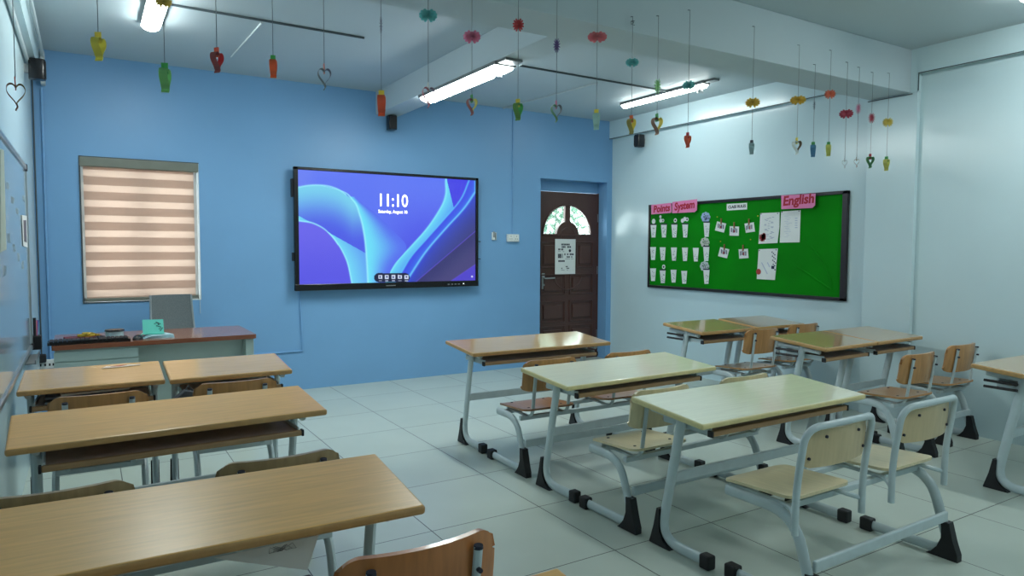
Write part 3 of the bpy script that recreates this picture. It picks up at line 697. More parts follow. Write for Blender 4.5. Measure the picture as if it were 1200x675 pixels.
# ------------------------------------------------------------------ whiteboard on the left wall
t = thing('whiteboard', 'large whiteboard with grey scribbles on the left wall', 'whiteboard', (XL, 4.0, 0))
y1 = 1.45; y0 = -1.3
bm = B(); box(bm, 0, .018, y0, y1, .73, 1.86, bev=.002); link('board_face', bm, M['board_white'], t)
bm = B()
for a in ((y0-.02, y1+.02, 1.86, 1.89), (y0-.02, y1+.02, .705, .73), (y1, y1+.025, .72, 1.875), (y0-.025, y0, .72, 1.875)): box(bm, 0, .026, a[0], a[1], a[2], a[3], bev=.003)
link('frame', bm, M['alu'], t)
bm = B(); box(bm, .0, .03, y1-.01, y1+.03, 1.85, 1.895, bev=.004); box(bm, 0, .03, y1-.01, y1+.03, .70, .74, bev=.004); link('corner_cap', bm, M['black'], t)
bm = B(); box(bm, .0, .06, y1-.42, y1+.01, .66, .668, bev=.002); box(bm, .056, .062, y1-.42, y1+.01, .66, .685); box(bm, 0, .006, y1-.42, y1+.01, .66, .71); link('pen_tray', bm, M['greyplastic'], t)
bm = B(); random.seed(11)
for k in range(9):
    yy = -1.0+.27*k; zz = 1.66-.05*(k % 4); pts = [(.0195, yy+.02*j, zz+.02*math.sin(j*2.1+k)) for j in range(9)]; sweep(bm, pts, .0022, .0008, ref=(0, 0, 1), seg=5)
    pts = [(.0195, yy+.02*j, zz-.25+.025*math.cos(j*1.7+k)) for j in range(8)]; sweep(bm, pts, .0022, .0008, ref=(0, 0, 1), seg=5)
link('marker_writing', bm, cmat((158, 178, 190)), t)['kind'] = 'stuff'
def wallnote(name, label, cat, pts, m, x=XL+.021, deco=None):
    q = [at(a, b, 0, x) for a, b in pts]; c = sum(q, Vector())/len(q)
    t = thing(name, label, cat, c); bm = B(); prism(bm, [(v.y-c.y, v.z-c.z) for v in q], 0, .002, lambda a, b, h: (h, a, b)); link('sheet', bm, m, t)
    return t, q, c
t, q, c = wallnote('photo_print', 'small photo with white border stuck on the whiteboard', 'photo', ((25.5, 252), (31, 253), (32, 290), (27, 288)), M['paper'])
bm = B(); prism(bm, [((v.y-c.y)*.6, (v.z-c.z)*.7) for v in q], .002, .003, lambda a, b, h: (h, a, b)); link('picture', bm, cmat((90, 90, 104)), t)
wallnote('paper_note', 'pale yellowish paper strip on the whiteboard at the left edge of the photo', 'paper', ((0, 174), (4, 176), (7, 292), (0, 296)), cmat((176, 190, 176)))
# marker pens holder by the board's end
t = thing('marker_holder', 'black magnetic holder with marker pens at the end of the whiteboard tray', 'pen holder', (XL, 5.53, .69))
bm = B(); box(bm, 0, .07, -.03, .06, .0, .09, bev=.004); link('cup', bm, M['black'], t)
for k, (c_, dy) in enumerate((((30, 30, 40), -.012), ((200, 120, 140), .012), ((40, 60, 150), .038))):
    bm = B(); cyl(bm, (.035, dy, .03), (.035+.006*k, dy, .19+.02*(k == 0)), .009, seg=10); link('marker_pen', bm, cmat(c_), t)

# ------------------------------------------------------------------ interactive display
TX, TZ0, TW, THh = 1.675, .959, 1.96, 1.164
t = thing('wall_screen', 'large interactive display with blue wallpaper on the blue wall', 'display', (TX+TW/2, YB, TZ0+THh/2))
hw, hh = TW/2, THh/2; YF = -.10
bm = B(); box(bm, -hw+.02, hw-.02, YF+.02, -.03, -hh+.02, hh-.02, bev=.01); box(bm, -.4, .4, -.03, 0, -.25, .25); link('housing', bm, M['blackgloss'], t)
sx0, sx1, sz0, sz1 = -hw+.040, hw-.032, -hh+.062, hh-.027
bm = B()
box(bm, -hw, hw, YF, YF+.04, sz1, hh, bev=.004); box(bm, -hw, hw, YF-.004, YF+.04, -hh, sz0, bev=.004); box(bm, -hw, sx0, YF, YF+.04, -hh, hh, bev=.004); box(bm, sx1, hw, YF, YF+.04, -hh, hh, bev=.004)
link('bezel', bm, M['blackgloss'], t)
bm = B()
for x, w_ in ((-.03, .05),): box(bm, x-w_, x+w_, YF-.0055, YF-.003, -hh+.026, -hh+.034)
for x in (.62, .66, .70, .74): box(bm, x-.012, x+.012, YF-.0055, YF-.003, -hh+.022, -hh+.032)
link('front_marks', bm, M['greyplastic'], t)
bm = B(); box(bm, .79, .80, YF-.006, YF-.003, -hh+.025, -hh+.035); link('power_light', bm, emis('power_led', (240, 250, 255), 1.5), t)
bm = B()
for z in (-.10, -.29): box(bm, hw, hw+.055, -.05, -.035, z-.004, z+.004)
link('side_pen_bracket', bm, M['black'], t)
bm = B(); box(bm, -hw-.016, -hw, -.085, -.03, .30, .47, bev=.004); box(bm, -hw-.012, -hw, -.085, -.03, -.30, -.22, bev=.004); link('side_speaker', bm, M['black'], t)
# the picture shown on the panel
NX, NZ = 420, 240
U, V = np.meshgrid(np.linspace(0, 1, NX+1), np.linspace(0, 1, NZ+1))      # V down
# undo the perspective of the photograph so that the picture lies flat on the panel
PX = TX+hw+sx0+(sx1-sx0)*U; PZ = TZ0+hh+sz1-(sz1-sz0)*V-HC; PY = YB+YF+.012
dep = PX*FW.x+PY*FW.y+PZ*FW.z
X = (600+FOC*(PX*RT.x+PY*RT.y+PZ*RT.z)/dep-330)*3.97; Y = (337.5-FOC*(PX*UP.x+PY*UP.y+PZ*UP.z)/dep-180)*3.97
def ip(v, a, b):
    a = np.array(a, float); b = np.array(b, float)
    if len(a) < 3: return np.interp(v, a, b)
    m = np.gradient(b, a); A = []; Bq = []          # smooth curve through the points
    for i in range(len(a)-1):
        k = np.linspace(0, 1, 16, endpoint=False); h = a[i+1]-a[i]; A.append(a[i]+k*h)
        Bq.append((2*k**3-3*k**2+1)*b[i]+(k**3-2*k**2+k)*h*m[i]+(-2*k**3+3*k**2)*b[i+1]+(k**3-k**2)*h*m[i+1])
    return np.interp(v, np.append(np.concatenate(A), a[-1]), np.append(np.concatenate(Bq), b[-1]))
def sst(a, b, v): k = np.clip((v-a)/(b-a), 0, 1); return k*k*(3-2*k)
def mixc(A, Bc, k): return A*(1-k[..., None])+np.array(Bc, float)*k[..., None]
img = np.zeros(X.shape+(3,)); img[:] = (90, 114, 240)
img = mixc(img, (70, 70, 222), sst(380, 700, X)*sst(120, 520, Y))
img = mixc(img, (112, 132, 240), sst(200, 80, X)*.6)
# far right violet corner
xr = ip(Y, [118, 250, 350, 440, 555], [768, 800, 700, 620, 560])
xL = ip(Y, [100, 118, 190, 230, 270, 350, 430, 500, 555, 610], [768, 765, 764, 752, 730, 675, 604, 540, 505, 480])
xm = ip(Y, [125, 210, 310, 400, 480, 560, 610], [872, 835, 752, 672, 602, 553, 520])      # second edge
xb = ip(Y, [175, 250, 350, 450, 560, 610], [903, 852, 762, 676, 602, 570])                # bright edge
m1 = (X > ip(Y, [118, 250], [768, 800])) & (Y < 250)
img[m1] = (66, 62, 226)
wedge = (X > xL) & (X < np.where(Y < 250, ip(Y, [118, 250], [768, 800]), xm)); k = sst(0, 1, (X-xL)/np.maximum(8, xm-xL))
cc = mixc(np.zeros_like(img)+np.array((104, 216, 244.)), (70, 130, 238), np.clip((X-xL)/90, 0, 1)); img[wedge] = cc[wedge]
band = (X > xm) & (X < xb); cc = mixc(np.zeros_like(img)+np.array((60, 70, 226.)), (56, 110, 232), np.clip((X-xm)/60, 0, 1)); img[band] = cc[band]
dk_ = (X > xb); g_ = np.clip((X-xb)/200, 0, 1); cc = mixc(np.zeros_like(img)+np.array((52, 74, 220.)), (58, 56, 104), g_**.6); img[dk_] = cc[dk_]
l1 = 360+(903-X)*.85; lo = (Y > l1) & dk_; cc = mixc(np.zeros_like(img)+np.array((52, 52, 110.)), (70, 66, 120), sst(0, 120, Y-l1)); img[lo] = cc[lo]
l2 = 515+(903-X)*.68; lo = (Y > l2) & dk_; img[lo] = (78, 66, 200)
for l_ in (l1, l2): img = mixc(img, (96, 74, 206), np.exp(-((Y-l_)/2.6)**2)*dk_*.9)
for xe, wv, cl in ((xL, 5, (130, 230, 250)), (xm, 4.5, (90, 190, 248)), (xb, 6, (110, 206, 252))): img = mixc(img, cl, np.exp(-((X-xe)/wv)**2)*.9)
# left petals
x1 = ip(Y, [147, 170, 215, 290, 380, 480, 606], [180, 270, 330, 365, 385, 395, 402])
y1_ = ip(X, [76, 120, 180, 225, 270, 330], [157, 149, 147, 153, 170, 215])
inA = (X < x1) & (Y > y1_)
cc = mixc(np.zeros_like(img)+np.array((118, 206, 236.)), (76, 92, 228), sst(0, 210, Y-y1_)); img[inA] = cc[inA]
x2 = ip(Y, [312, 325, 365, 420, 490, 606], [78, 150, 215, 262, 300, 328]); y2 = ip(X, [76, 150, 215, 260, 300, 328], [312, 325, 365, 420, 490, 606])
in2 = inA & (X > 215) & (Y > 365+(X-215)*.56) & (Y < y2 + (X > 328)*900) | (inA & (X > x2) & (Y > 365+(X-215)*.56))
cc = mixc(np.zeros_like(img)+np.array((112, 214, 244.)), (92, 150, 240), np.clip((X-x2)/110, 0, 1)); img[in2] = cc[in2]
in3 = inA & (X < x2) & (Y > y2); cc = mixc(np.zeros_like(img)+np.array((104, 98, 232.)), (88, 84, 226), sst(320, 600, Y)); img[in3] = cc[in3]
xR = ip(Y, [205, 290, 370, 430, 520, 610], [340, 450, 530, 580, 520, 480]); inB = (X > x1) & (X < xR) & (Y > 200)
cc = mixc(np.zeros_like(img)+np.array((108, 222, 246.)), (84, 108, 236), sst(0, 1, (X-x1)/np.maximum(30, xR-x1))); img[inB] = cc[inB]
img = mixc(img, (150, 236, 252), np.exp(-((X-x1)/4.5)**2)*(Y > 147)*.95)
img = mixc(img, (150, 232, 250), np.exp(-((Y-y1_)/4)**2)*(X < 300)*.9)
img = mixc(img, (150, 236, 252), np.exp(-((Y-y2)/4)**2)*(X < 262)*.9); img = mixc(img, (150, 236, 252), np.exp(-((X-x2)/4)**2)*(Y > 365)*.9)
# dock
dx = np.abs(X-513)-62; dy = np.abs(Y-577); dock = (np.sqrt(np.clip(dx, 0, None)**2+dy**2) < 21); img[dock] = (22, 26, 60)
for k_ in range(5):
    c_ = (np.abs(X-(459+30.5*k_)) < 9) & (np.abs(Y-574) < 9); img[c_] = (206, 216, 240)
    c_ = (np.abs(X-(459+30.5*k_)) < 4) & (np.abs(Y-574) < 4); img[c_] = (60, 70, 130)
    c_ = (np.abs(X-(459+30.5*k_)) < 7) & (np.abs(Y-591.5) < 1.8); img[c_] = (180, 190, 220)
c_ = (np.hypot(X-886, Y-572) < 4.5); img[c_] = (210, 214, 240)
v = img/255.0; lv = np.where(v <= .04045, v/12.92, ((v+.055)/1.055)**2.4)
me = bpy.data.meshes.new('lit_panel'); xs = sx0+(sx1-sx0)*U; zs_ = sz1-(sz1-sz0)*V
co = np.stack([xs, np.full_like(xs, YF+.012), zs_], -1).reshape(-1, 3); idx = np.arange((NX+1)*(NZ+1)).reshape(NZ+1, NX+1)
fc = np.stack([idx[:-1, :-1], idx[1:, :-1], idx[1:, 1:], idx[:-1, 1:]], -1).reshape(-1, 4)
me.from_pydata(co.tolist(), [], fc.tolist()); ca = me.color_attributes.new('picture', 'FLOAT_COLOR', 'POINT')
ca.data.foreach_set('color', np.concatenate([lv.reshape(-1, 3), np.ones((lv.size//3, 1))], 1).astype(np.float32).ravel())
sm = bpy.data.materials.new('screen_picture'); sm.use_nodes = True; b = sm.node_tree.nodes['Principled BSDF']; at_ = sm.node_tree.nodes.new('ShaderNodeAttribute'); at_.attribute_name = 'picture'
sm.node_tree.links.new(at_.outputs['Color'], b.inputs['Emission Color']); b.inputs['Emission Strength'].default_value = 1.0; b.inputs['Base Color'].default_value = (.01, .01, .015, 1); b.inputs['Roughness'].default_value = .2
me.materials.append(sm); o = bpy.data.objects.new('lit_panel', me); C.objects.link(o); o.parent = t
wh = emis('screen_white', (255, 255, 255), 1.15)
def uvp(X_, Y_):
    p = at(330+X_/3.97, 180+Y_/3.97, 1, YB+YF+.010); return (p.x-TX-hw, YF+.010, p.z-TZ0-hh)
text_mesh('clock_digits', '11:10', .178, wh, basis(uvp(518, 221), (1, 0, 0), (0, 0, 1)), t, bold=.002, sx=.84)
text_mesh('date_text', 'Saturday, August 10', .045, wh, basis(uvp(518, 271), (1, 0, 0), (0, 0, 1)), t, bold=.001, sx=.86)

# ------------------------------------------------------------------ green notice board on the right wall
t = thing('notice_board', 'long green felt notice board with dark frame on the white right wall', 'notice board', (XR, 4.79, 1.40))
BY, BZ, hy, hz_ = 4.79, 1.3975, 1.227, .4735
XF = XR-.022            # felt face
bm = B(); box(bm, -.022, -.004, -hy+.03, hy-.03, -hz_+.02, hz_-.02); link('felt_panel', bm, M['felt'], t)
bm = B()
box(bm, -.034, 0, -hy, hy, hz_-.03, hz_, bev=.004); box(bm, -.034, 0, -hy, hy, -hz_, -hz_+.03, bev=.004)
box(bm, -.034, 0, -hy, -hy+.05, -hz_, hz_, bev=.004); box(bm, -.034, 0, hy-.025, hy, -hz_, hz_, bev=.004)
link('frame', bm, M['boardframe'], t)
bm = B()
for y_, z_, n_ in ((-1.15, -.40, 9),):      # wrinkles of the felt in the lower near corner
    sweep(bm, [(-.0225, y_+.05+.016*k*k*.22, z_+.05*k) for k in range(9)], .010, .004, ref=(0, 1, 0), seg=8)
    sweep(bm, [(-.0225, y_+.06+.05*k, z_+.02+.028*k) for k in range(8)], .009, .003, ref=(0, 1, 0), seg=8)
link('felt_crease', bm, M['felt'], t, smooth=True)
EX, EY = (0, -1, 0), (0, 0, 1)
def cp(a, b, off=0): return at(740+a/4.411, 210+b/4.411, 0, XF-off)
def sheet(bm, pts, off, th_=.002):
    q = [cp(a, b, off) for a, b in pts]
    A = [bm.verts.new((XF-off, v.y, v.z)) for v in q]; Bq = [bm.verts.new((XF-off-th_, v.y, v.z)) for v in q]; n = len(q)
    bm.faces.new(A); bm.faces.new(Bq[::-1])
    for i in range(n): bm.faces.new((A[i], Bq[i], Bq[(i+1) % n], A[(i+1) % n]))
def localise(root, objs, c):
    for o in objs: o.data.transform(Matrix.Translation(-Vector(c)))
def card(name, label, cat, pts, m, off=0, group=None, extra=None):
    q = [cp(a, b, off) for a, b in pts]; c = sum(q, Vector())/len(q); c.x = XF-off
    t = thing(name, label, cat, c, 0, group); bm = B(); sheet(bm, pts, off); o = link('sheet', bm, m, t); o.data.transform(Matrix.Translation(-c)); return t, c
def scrib(parent, c, name, rects, m, off=.0026):
    bm = B()
    for a0, b0, a1, b1 in rects: sheet(bm, ((a0, b0), (a1, b0), (a1, b1), (a0, b1)), off, .0008)
    o = link(name, bm, m, parent); o.data.transform(Matrix.Translation(-c))
# titles
def title(label, word, pts, c0, size, ang=0, sh=.12, m='redink', mm='pink', cat='title card', bold=.004, sx=1):
    t, c = card('title_card', label, cat, pts, M[mm], .034 if mm == 'pink' else .002)
    p = cp(*c0, .0365 if mm == 'pink' else .0045); ex = Vector((0, -math.cos(R(ang)), math.sin(R(ang)))); ey = Vector((0, math.sin(R(ang)), math.cos(R(ang))))
    text_mesh('lettering', word, size, M[m], Matrix.Translation(-c) @ basis(p, ex, ey), t, bold=bold, shear=sh, sx=sx)
title('pink card reading Points at the left end of the green board', 'Points', ((103, 133), (205, 122), (207, 168), (202, 174), (103, 182)), (155, 153), .105, 2)
title('pink card reading System beside the Points card', 'System', ((211, 118), (340, 103), (339, 160), (326, 170), (211, 176)), (273, 138), .112, 3, sx=.92)
title('pink card reading English at the right of the green board', 'English', ((775, 84), (952, 74), (950, 135), (935, 149), (775, 155)), (861, 108), .118, 2, sx=1.0)
title('small white card reading CLASS RULES at the top centre of the green board', 'CLASS RULES', ((493, 128), (598, 122), (598, 156), (493, 162)), (545, 142), .038, 1, 0, 'ink', 'paper', bold=.0015, sx=1)
random.seed(21)
def cup(px_, y0_, y1_, row, which, tokens=(), big=None, w_=15):
    lab = ('tall white cup pocket %s, %s row' if big else 'small white cup pocket, %s, %s row of the green board') % (which, row)
    t, c = card('paper_cup_pocket', lab, 'paper pocket', ((px_-w_, y0_), (px_+w_, y0_), (px_+w_*.66, y1_), (px_-w_*.62, y1_)), M['paper'], .006, 'paper cup pockets of the points system')
    rr = []
    for k in range(9):
        a = px_+random.uniform(-w_*.5, w_*.45); b_ = y0_+random.uniform(.2, .88)*(y1_-y0_); rr.append((a, b_, a+random.uniform(2, 4.5), b_+random.uniform(2, 4)))
    scrib(t, c, 'printed_dots', rr, M['greyplastic'], .0083)
    bm = B(); sheet(bm, ((px_-w_-1, y0_-6), (px_+w_+1, y0_-6), (px_+w_, y0_+1), (px_-w_, y0_+1)), .007, .002) if (tokens or big) else sheet(bm, ((px_-w_, y0_), (px_+w_, y0_), (px_+w_, y0_+2), (px_-w_, y0_+2)), .008, .001)
    o = link('cup_rim', bm, M['ink'] if (tokens or big) else M['paper'], t); o.data.transform(Matrix.Translation(-c))
    for k, (a, b_, r_, dark) in enumerate(tokens):
        p = cp(a, b_, .003+.0007*k); bm = B(); cyl(bm, p-c, p-c-Vector((.002, 0, 0)), r_/4.411/118, seg=18); o = link('token', bm, M['paper'], t)
        if dark:
            bm = B(); cyl(bm, p-c-Vector((.002, 0, 0)), p-c-Vector((.0027, 0, 0)), r_*.5/4.411/118, seg=12); link('token_mark', bm, M['ink'], o)
    if big:
        a0, b0, tint = big; bm = B(); random.seed(a0)
        for k in range(11):
            an = k*2*PI/8; rr_ = 17 if k < 8 else 6; p = cp(a0+rr_*math.cos(an)*.95, b0+rr_*math.sin(an)*1.0, .002+.0008*(k % 4)); cyl(bm, p-c, p-c-Vector((.002, 0, 0)), 11/4.411/118, seg=14)
        link('token_bunch', bm, tint, t)
        bm = B()
        for k in range(9):
            an = k*2.4; p = cp(a0+(4+1.7*k)*math.cos(an), b0+(4+1.7*k)*math.sin(an), .0065); cyl(bm, p-c, p-c-Vector((.0008, 0, 0)), 3.4/4.411/118, seg=8)
        link('token_print', bm, M['ink'], t)
nm = ('first from left', 'second from left', 'third from left', 'fourth from left', 'fifth from left')
T1 = (((115, 218, 15, 0),), ((150, 194, 9, 0), (152, 214, 12, 0), (163, 214, 10, 1)), ((227, 213, 12, 1),), ((264, 214, 12, 0), (276, 206, 12, 0), (288, 208, 11, 1)))
for i, x in enumerate((114, 168, 222, 278)): cup(x, 236-i, 301, 'top', nm[i], T1[i])
for i, x in enumerate((112, 162, 220, 277, 333)): cup(x, 351+i, 417+2*i, 'middle', nm[i])
for i, x in enumerate((112, 162, 218, 273)): cup(x, (461, 471, 468, 474)[i], (526, 537, 534, 540)[i], 'bottom', nm[i], ((167, 453, 13, 1),) if i == 1 else ())
bt = cmat((158, 178, 214)); bw = cmat((196, 204, 190)); bw2 = cmat((190, 200, 200))
cup(389, 224, 298, 'top', 'stuffed with bluish tokens', (), (384, 196, bt), 16)
cup(387, 349, 423, 'middle', 'stuffed with cream tokens', (), (380, 327, bw), 16)
cup(388, 468, 541, 'bottom', 'stuffed with grey tokens', (), (378, 450, bw2), 16)
# rule cards with wooden pegs
for (cx, cy_, an, wh_) in ((461, 247, 14, 'upper left'), (532, 268, 2, 'upper middle'), (612, 250, -8, 'upper right'), (477, 380, 14, 'lower left'), (580, 385, -4, 'lower right')):
    ca, sa = math.cos(R(an)), math.sin(R(an)); q = [(cx+a*ca-b_*sa, cy_+a*sa+b_*ca) for a, b_ in ((-24, -24), (24, -24), (24, 24), (-24, 24))]
    t, c = card('rule_card', 'small white picture card clipped with a peg, %s of the five class rules' % wh_, 'card', q, M['paper'], .004, 'class rule cards')
    rr = []; random.seed(cx)
    for k in range(4):
        a, b_ = -18+k*9, -14+random.uniform(-3, 3); a2, b2 = a+6, b_+22
        rr.append((cx+a*ca-b_*sa, cy_+a*sa+b_*ca, cx+a*ca-b_*sa+5, cy_+a*sa+b2*ca))
    scrib(t, c, 'drawing', rr, cmat((84, 80, 110)), .0064); scrib(t, c, 'red_detail', [(cx-4, cy_-6, cx+3, cy_+8)], cmat((150, 60, 60)), .0072)
    p = cp(cx+20*sa, cy_-30*ca, .004); bm = B(); box(bm, -.012, -.0, -.006, .006, -.03, .03, bev=.002); o = link('peg', bm, cmat((150, 96, 60)), t); o.location = p-c
# children's sheets
t, c = card('drawing_sheet', 'white sheet with a red crab-like drawing, left of the pair under the English card', 'drawing', ((667, 176), (766, 171), (765, 250), (755, 330), (657, 334), (662, 260)), M['paper'], .004)
random.seed(2); scrib(t, c, 'pencil_lines', [(705+18*math.cos(k)+random.uniform(-4, 4), 195+k*4.2, 712+18*math.cos(k)+random.uniform(0, 8), 197+k*4.2) for k in range(28)], cmat((130, 140, 176)), .0062)
scrib(t, c, 'red_drawing', [(660+random.uniform(0, 30), 275+random.uniform(0, 45), 666+random.uniform(0, 30), 284+random.uniform(0, 40)) for k in range(14)], cmat((168, 50, 50)), .0064)
t, c = card('drawing_sheet', 'plain white sheet with faint writing, right of the pair under the English card', 'paper', ((774, 167), (875, 160), (870, 326), (767, 328)), M['paper'], .004)
scrib(t, c, 'faint_writing', [(790+6*(k % 3), 190+9*k, 790+random.uniform(20, 40), 191.5+9*k) for k in range(13)]+[(845, 200+12*k, 858, 204+12*k) for k in range(5)], cmat((176, 184, 206)), .0062)
t, c = card('drawing_sheet', 'white sheet with a red spot, lower sheet under the pair on the green board', 'drawing', ((658, 362), (757, 358), (742, 521), (648, 516)), M['paper'], .004)
scrib(t, c, 'ink_writing', [(722+random.uniform(-6, 10), 375+random.uniform(0, 95), 728+random.uniform(0, 14), 378+random.uniform(0, 95)) for k in range(1)]+[(724+(k*7) % 19, 374+7*k, 730+(k*7) % 19, 380+7*k) for k in range(14)], cmat((44, 50, 84)), .0062)
scrib(t, c, 'faint_writing', [(672+3*k, 430+6*k % 60, 676+3*k, 436+6*k % 60) for k in range(14)], cmat((170, 178, 206)), .0062)
p = cp(657, 478, .0064); bm = B(); cyl(bm, p-c, p-c-Vector((.001, 0, 0)), .028, seg=16); link('red_spot', bm, cmat((170, 52, 52)), t)
# push pins
pins = [(672, 180), (757, 177), (780, 170), (868, 165), (663, 368), (750, 365), (445, 195), (655, 190), (617, 312), (462, 322)]
for k, (a, b_) in enumerate(pins):
    p = cp(a, b_, .002); bm = B(); cyl(bm, (0, 0, 0), (-.006, 0, 0), .004, .006, seg=8); o = link('push_pin', bm, M['ink'] if k < 6 else cmat((190, 170, 40)), loc=p)
    tag(o, ('dark push pin at a corner of the white sheets under the English card' if k < 6 else 'yellow push pin stuck in the green felt near the class rule cards'), 'push pin', 'dark push pins on the sheets' if k < 6 else 'yellow push pins in the felt')

# ------------------------------------------------------------------ paper mobiles hanging from the beam
YM = 3.035
_tm = {}
def tmat(rgb):
    if rgb not in _tm:
        rgb0 = rgb; rgb = tuple(255-(255-c)*.72 for c in rgb)
        m = mat('translucent_coloured_paper', rgb, .6, var=.05); N = m.node_tree.nodes; L = m.node_tree.links
        tr = N.new('ShaderNodeBsdfTranslucent'); tr.inputs[0].default_value = lin(rgb)+(1,); ms = N.new('ShaderNodeMixShader'); ms.inputs[0].default_value = .55
        L.new(N['Principled BSDF'].outputs[0], ms.inputs[1]); L.new(tr.outputs[0], ms.inputs[2]); L.new(ms.outputs[0], N['Material Output'].inputs[0]); _tm[rgb0] = m; rgb = rgb0
    return _tm[rgb]
def ribbon(bm, pts, w_, th_=.0012, y0=0):
    """strip of paper following pts (x,z), w_ wide along y"""
    n = len(pts); L_ = []
    for i, (x, z) in enumerate(pts):
        a, b_ = pts[max(0, i-1)], pts[min(n-1, i+1)]; dx, dz = b_[0]-a[0], b_[1]-a[1]; l = math.hypot(dx, dz) or 1; nx, nz = -dz/l*th_/2, dx/l*th_/2
        L_.append([bm.verts.new((x+sx*nx, y0+sy*w_/2, z+sx*nz)) for sx, sy in ((1, 1), (1, -1), (-1, -1), (-1, 1))])
    for a, b_ in zip(L_, L_[1:]):
        for k in range(4): bm.faces.new((a[k], a[(k+1) % 4], b_[(k+1) % 4], b_[k]))
    bm.faces.new(L_[0]); bm.faces.new(L_[-1][::-1])
def mobile(px_, ytop, y0, y1, c1, c2, c3, turn, label, ztop=None, flower=None, knot=False):
    p1_ = at(px_, y0, 1, YM); p2_ = at(px_, y1, 1, YM); H = p1_.z-p2_.z
    zt = 2.80 if ytop is None else at(px_, ytop, 1, YM).z
    x = p1_.x; face = -math.atan2(x, YM); rz = face+R(turn)
    t = thing('paper_mobile', label, 'hanging decoration', (x, YM, p1_.z), rz, 'paper mobiles hanging from the ceiling beam')
    bm = B(); hp = Matrix.Rotation(-rz, 4, 'Z') @ Vector((0, 3.052-YM, zt-p1_.z)); cyl(bm, (0, 0, 0), (hp.x*.0, hp.y*.0, zt-p1_.z), .0013, seg=6); sweep(bm, [(0, 0, zt-p1_.z-.001), hp+Vector((0, 0, .004))], .0022, seg=6)
    if knot: sweep(bm, [(.012*math.sin(k*1.1), .006*math.cos(k*1.7), zt-p1_.z-.02-.002*k) for k in range(14)], .0018, seg=5)
    link('thread', bm, M['string'], t)
    w_ = H*.30
    bm = B(); ribbon(bm, [(-.002, .004), (-.001, -.15*H), (0, -.36*H)], w_*.75, .0035); link('top_strip', bm, tmat(c1), t)
    L_ = []
    for k in range(25):                       # half a heart, bent from a strip
        th = PI*k/24; L_.append((16*math.sin(th)**3/16*H*.25, -.33*H+(13*math.cos(th)-5*math.cos(2*th)-2*math.cos(3*th)-math.cos(4*th)-5)/22*H*.50))
    bm = B(); ribbon(bm, L_, w_); link('heart_loop', bm, tmat(c2), t)
    bm = B(); ribbon(bm, [(-a, b_) for a, b_ in L_], w_*.98); link('heart_loop', bm, tmat(c3), t)
    bm = B(); ribbon(bm, [(0, -.78*H), (.004*1, -.9*H), (-.002, -H)], w_*.9, .004); link('tail', bm, tmat(c3), t)
    if flower:
        fy, fw_, fh_, fc, ft = flower[:5]; pc = at(px_+(flower[5] if len(flower) > 5 else 0), fy, 1, YM); dpt = (pc-CAM).dot(FW); r_ = fw_/FOC*dpt/2; hh_ = fh_/FOC*dpt
        bm = B(); nn = 13; tt = R(ft)-R(turn)
        for k in range(nn):                    # honeycomb tissue: pleats fanning out into two lobes with a notch on top
            an = PI*(-.38+1.76*k/(nn-1)); ca_, sa_ = math.cos(an), math.sin(an)
            for q in range(-3, 4):
                bz = q*.32; ln = .74+.26*min(1, abs(ca_)*2) if sa_ > 0 else 1
                tip = Vector((ca_*r_*ln*math.cos(bz), math.sin(bz)*r_*.8, sa_*hh_*.62*ln*math.cos(bz)))
                wv = Vector((-sa_*r_, 0, ca_*hh_*.55)).normalized(); wd = r_*.2
                m0 = tip*.55; vs = [bm.verts.new(v) for v in (Vector((0, 0, 0)), m0+wv*wd*.7, tip+wv*wd*.6, tip*1.05, tip-wv*wd*.6, m0-wv*wd*.7)]; bm.faces.new(vs)
        o = link('tissue_flower', bm, tmat(fc), t); o.location = (0, 0, pc.z-p1_.z); o.scale = (1, .55, 1); o.rotation_euler = (0, 0, tt)
    return t
RED, ORA, YEL, GRN, LGR, TEA, PNK, BRN, GRY, WHT, PUR = (196, 30, 34), (224, 92, 36), (232, 212, 60), (56, 168, 72), (140, 214, 120), (84, 186, 186), (222, 110, 150), (128, 84, 56), (90, 84, 96), (214, 224, 220), (84, 50, 130)
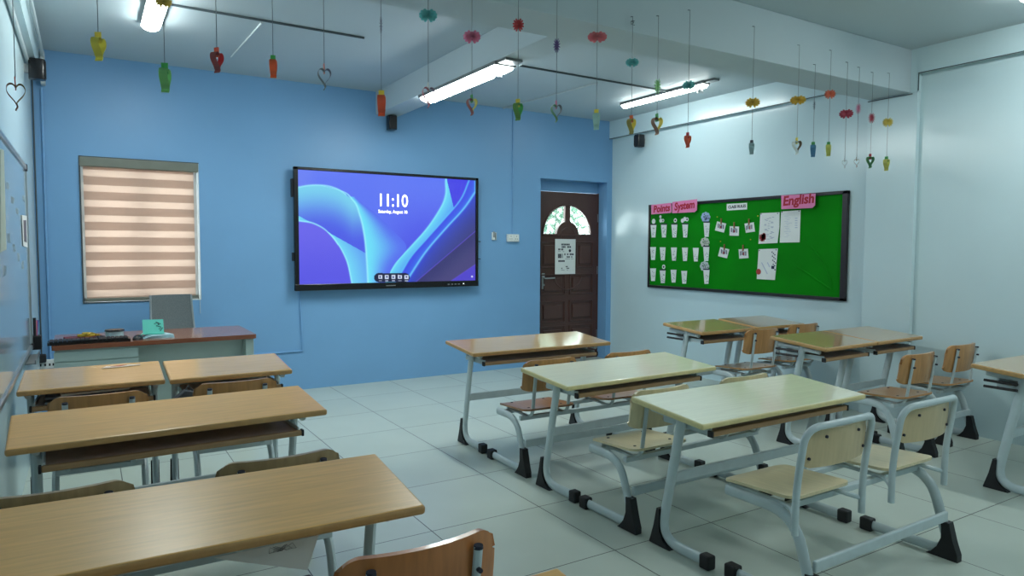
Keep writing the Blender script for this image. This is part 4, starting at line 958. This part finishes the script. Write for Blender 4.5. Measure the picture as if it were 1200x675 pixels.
rows = [
(18, None, 92, 129, (206, 70, 40), (128, 108, 60), (112, 60, 40), 0, 'brown paper heart mobile on a thread, leftmost, in front of the left wall', None),
(115, None, 39, 71, YEL, (222, 214, 80), (214, 206, 70), 60, 'all yellow paper mobile hanging second from the left', None),
(193, None, 75, 108, GRN, (128, 204, 120), (120, 190, 110), 75, 'green paper mobile hanging near the lit lamp, with a yellow tissue flower', (2, 18, 12, (214, 180, 60), 0)),
(254, None, 57, 85, (226, 90, 60), RED, (150, 60, 60), 50, 'orange and red paper mobile above the blue wall left of the screen', None),
(320, None, 66, 91, GRN, ORA, ORA, 82, 'green-topped orange paper mobile above the left edge of the screen', None),
(380, None, 76, 105, (226, 110, 84), (76, 80, 100), (100, 110, 110), 8, 'grey paper heart with salmon top strip, above the screen', None),
(447, None, 107, 136, YEL, ORA, (216, 80, 36), 84, 'yellow-topped orange paper mobile in front of the beam end and black speaker', (29, 4, 16, (50, 36, 70), 0)),
(502, None, 98, 126, (200, 200, 190), (130, 110, 130), (200, 110, 120), 10, 'grey and pink paper heart under a teal tissue flower', (18, 21, 13, TEA, 0)),
(553, None, 112, 135, GRN, (224, 216, 110), (150, 70, 70), 25, 'green-topped yellow paper mobile under a pink tissue flower', (43, 20, 13, PNK, 0)),
(607, None, 117, 141, YEL, GRN, (90, 150, 60), 60, 'yellow-topped green paper mobile under a round red tissue flower', (29, 13, 13, RED, 0)),
(652, None, 119, 143, PNK, (70, 76, 76), (80, 140, 80), 15, 'dark paper heart with pink top under a narrow purple tissue flower', (53, 8, 14, PUR, 0)),
(699, None, 129, 152, YEL, (176, 214, 206), (170, 206, 200), 80, 'yellow-topped pale cyan paper mobile under a wide coral tissue flower', (43, 22, 11, (222, 100, 110), 0)),
(740, 19, 136, 157, ORA, YEL, (150, 140, 50), 55, 'orange-topped yellow paper mobile under a teal tissue flower with a knotted thread', (73, 15, 9, TEA, 0)),
(770, 18, 134, 158, GRN, YEL, BRN, 35, 'green-topped yellow and brown paper mobile under a pale green tissue flower', (100, 8, 15, LGR, 0, -4)),
(806, 11, 156, 173, RED, ORA, (206, 76, 40), 60, 'red-topped orange paper mobile in front of the right wall', (100, 14, 10, TEA, 0)),
(881, 30, 165, 181, (44, 48, 60), (158, 190, 196), (150, 184, 190), 75, 'black-topped pale grey paper mobile under a yellow tissue flower', (120, 16, 10, (220, 176, 30), 0)),
(934, 52, 162, 181, YEL, (104, 84, 50), WHT, 30, 'yellow-topped brown heart mobile above the English card', (117, 17, 9, (224, 180, 30), 0)),
(953, 75, 167, 184, GRN, (62, 134, 176), (62, 134, 176), 80, 'green-topped blue paper mobile, second of the close group at the right', (123, 3, 9, (40, 60, 76), 0)),
(971, 58, 167, 183, GRN, (200, 206, 90), (200, 206, 90), 80, 'green and pale yellow paper mobile under an orange tissue flower', (110, 12, 9, (226, 92, 50), 0)),
(990, 72, 186, 197, (150, 150, 160), (110, 116, 126), (150, 156, 160), 0, 'small grey paper heart under a wide dark red tissue flower', (133, 15, 9, (170, 24, 50), 0)),
(1004, 78, 185, 196, (110, 90, 60), (110, 96, 50), (112, 60, 44), 0, 'small brown paper heart under a small pink tissue flower', (127, 6, 10, (206, 110, 150), 0)),
(1020, 84, 181, 197, RED, (52, 140, 76), (52, 130, 66), 40, 'red-topped green paper mobile under a small red tissue flower', (138, 7, 10, (176, 30, 56), 0)),
(1039, 85, 184, 200, GRN, (206, 206, 80), (200, 200, 90), 70, 'rightmost paper mobile, green and yellow under a yellow tissue flower', (143, 11, 9, (214, 190, 50), 0)),
]
for r_ in rows:
    mobile(r_[0], r_[1], r_[2], r_[3], r_[4], r_[5], r_[6], r_[7], r_[8], flower=r_[9], knot=r_[0] in (740, 699))
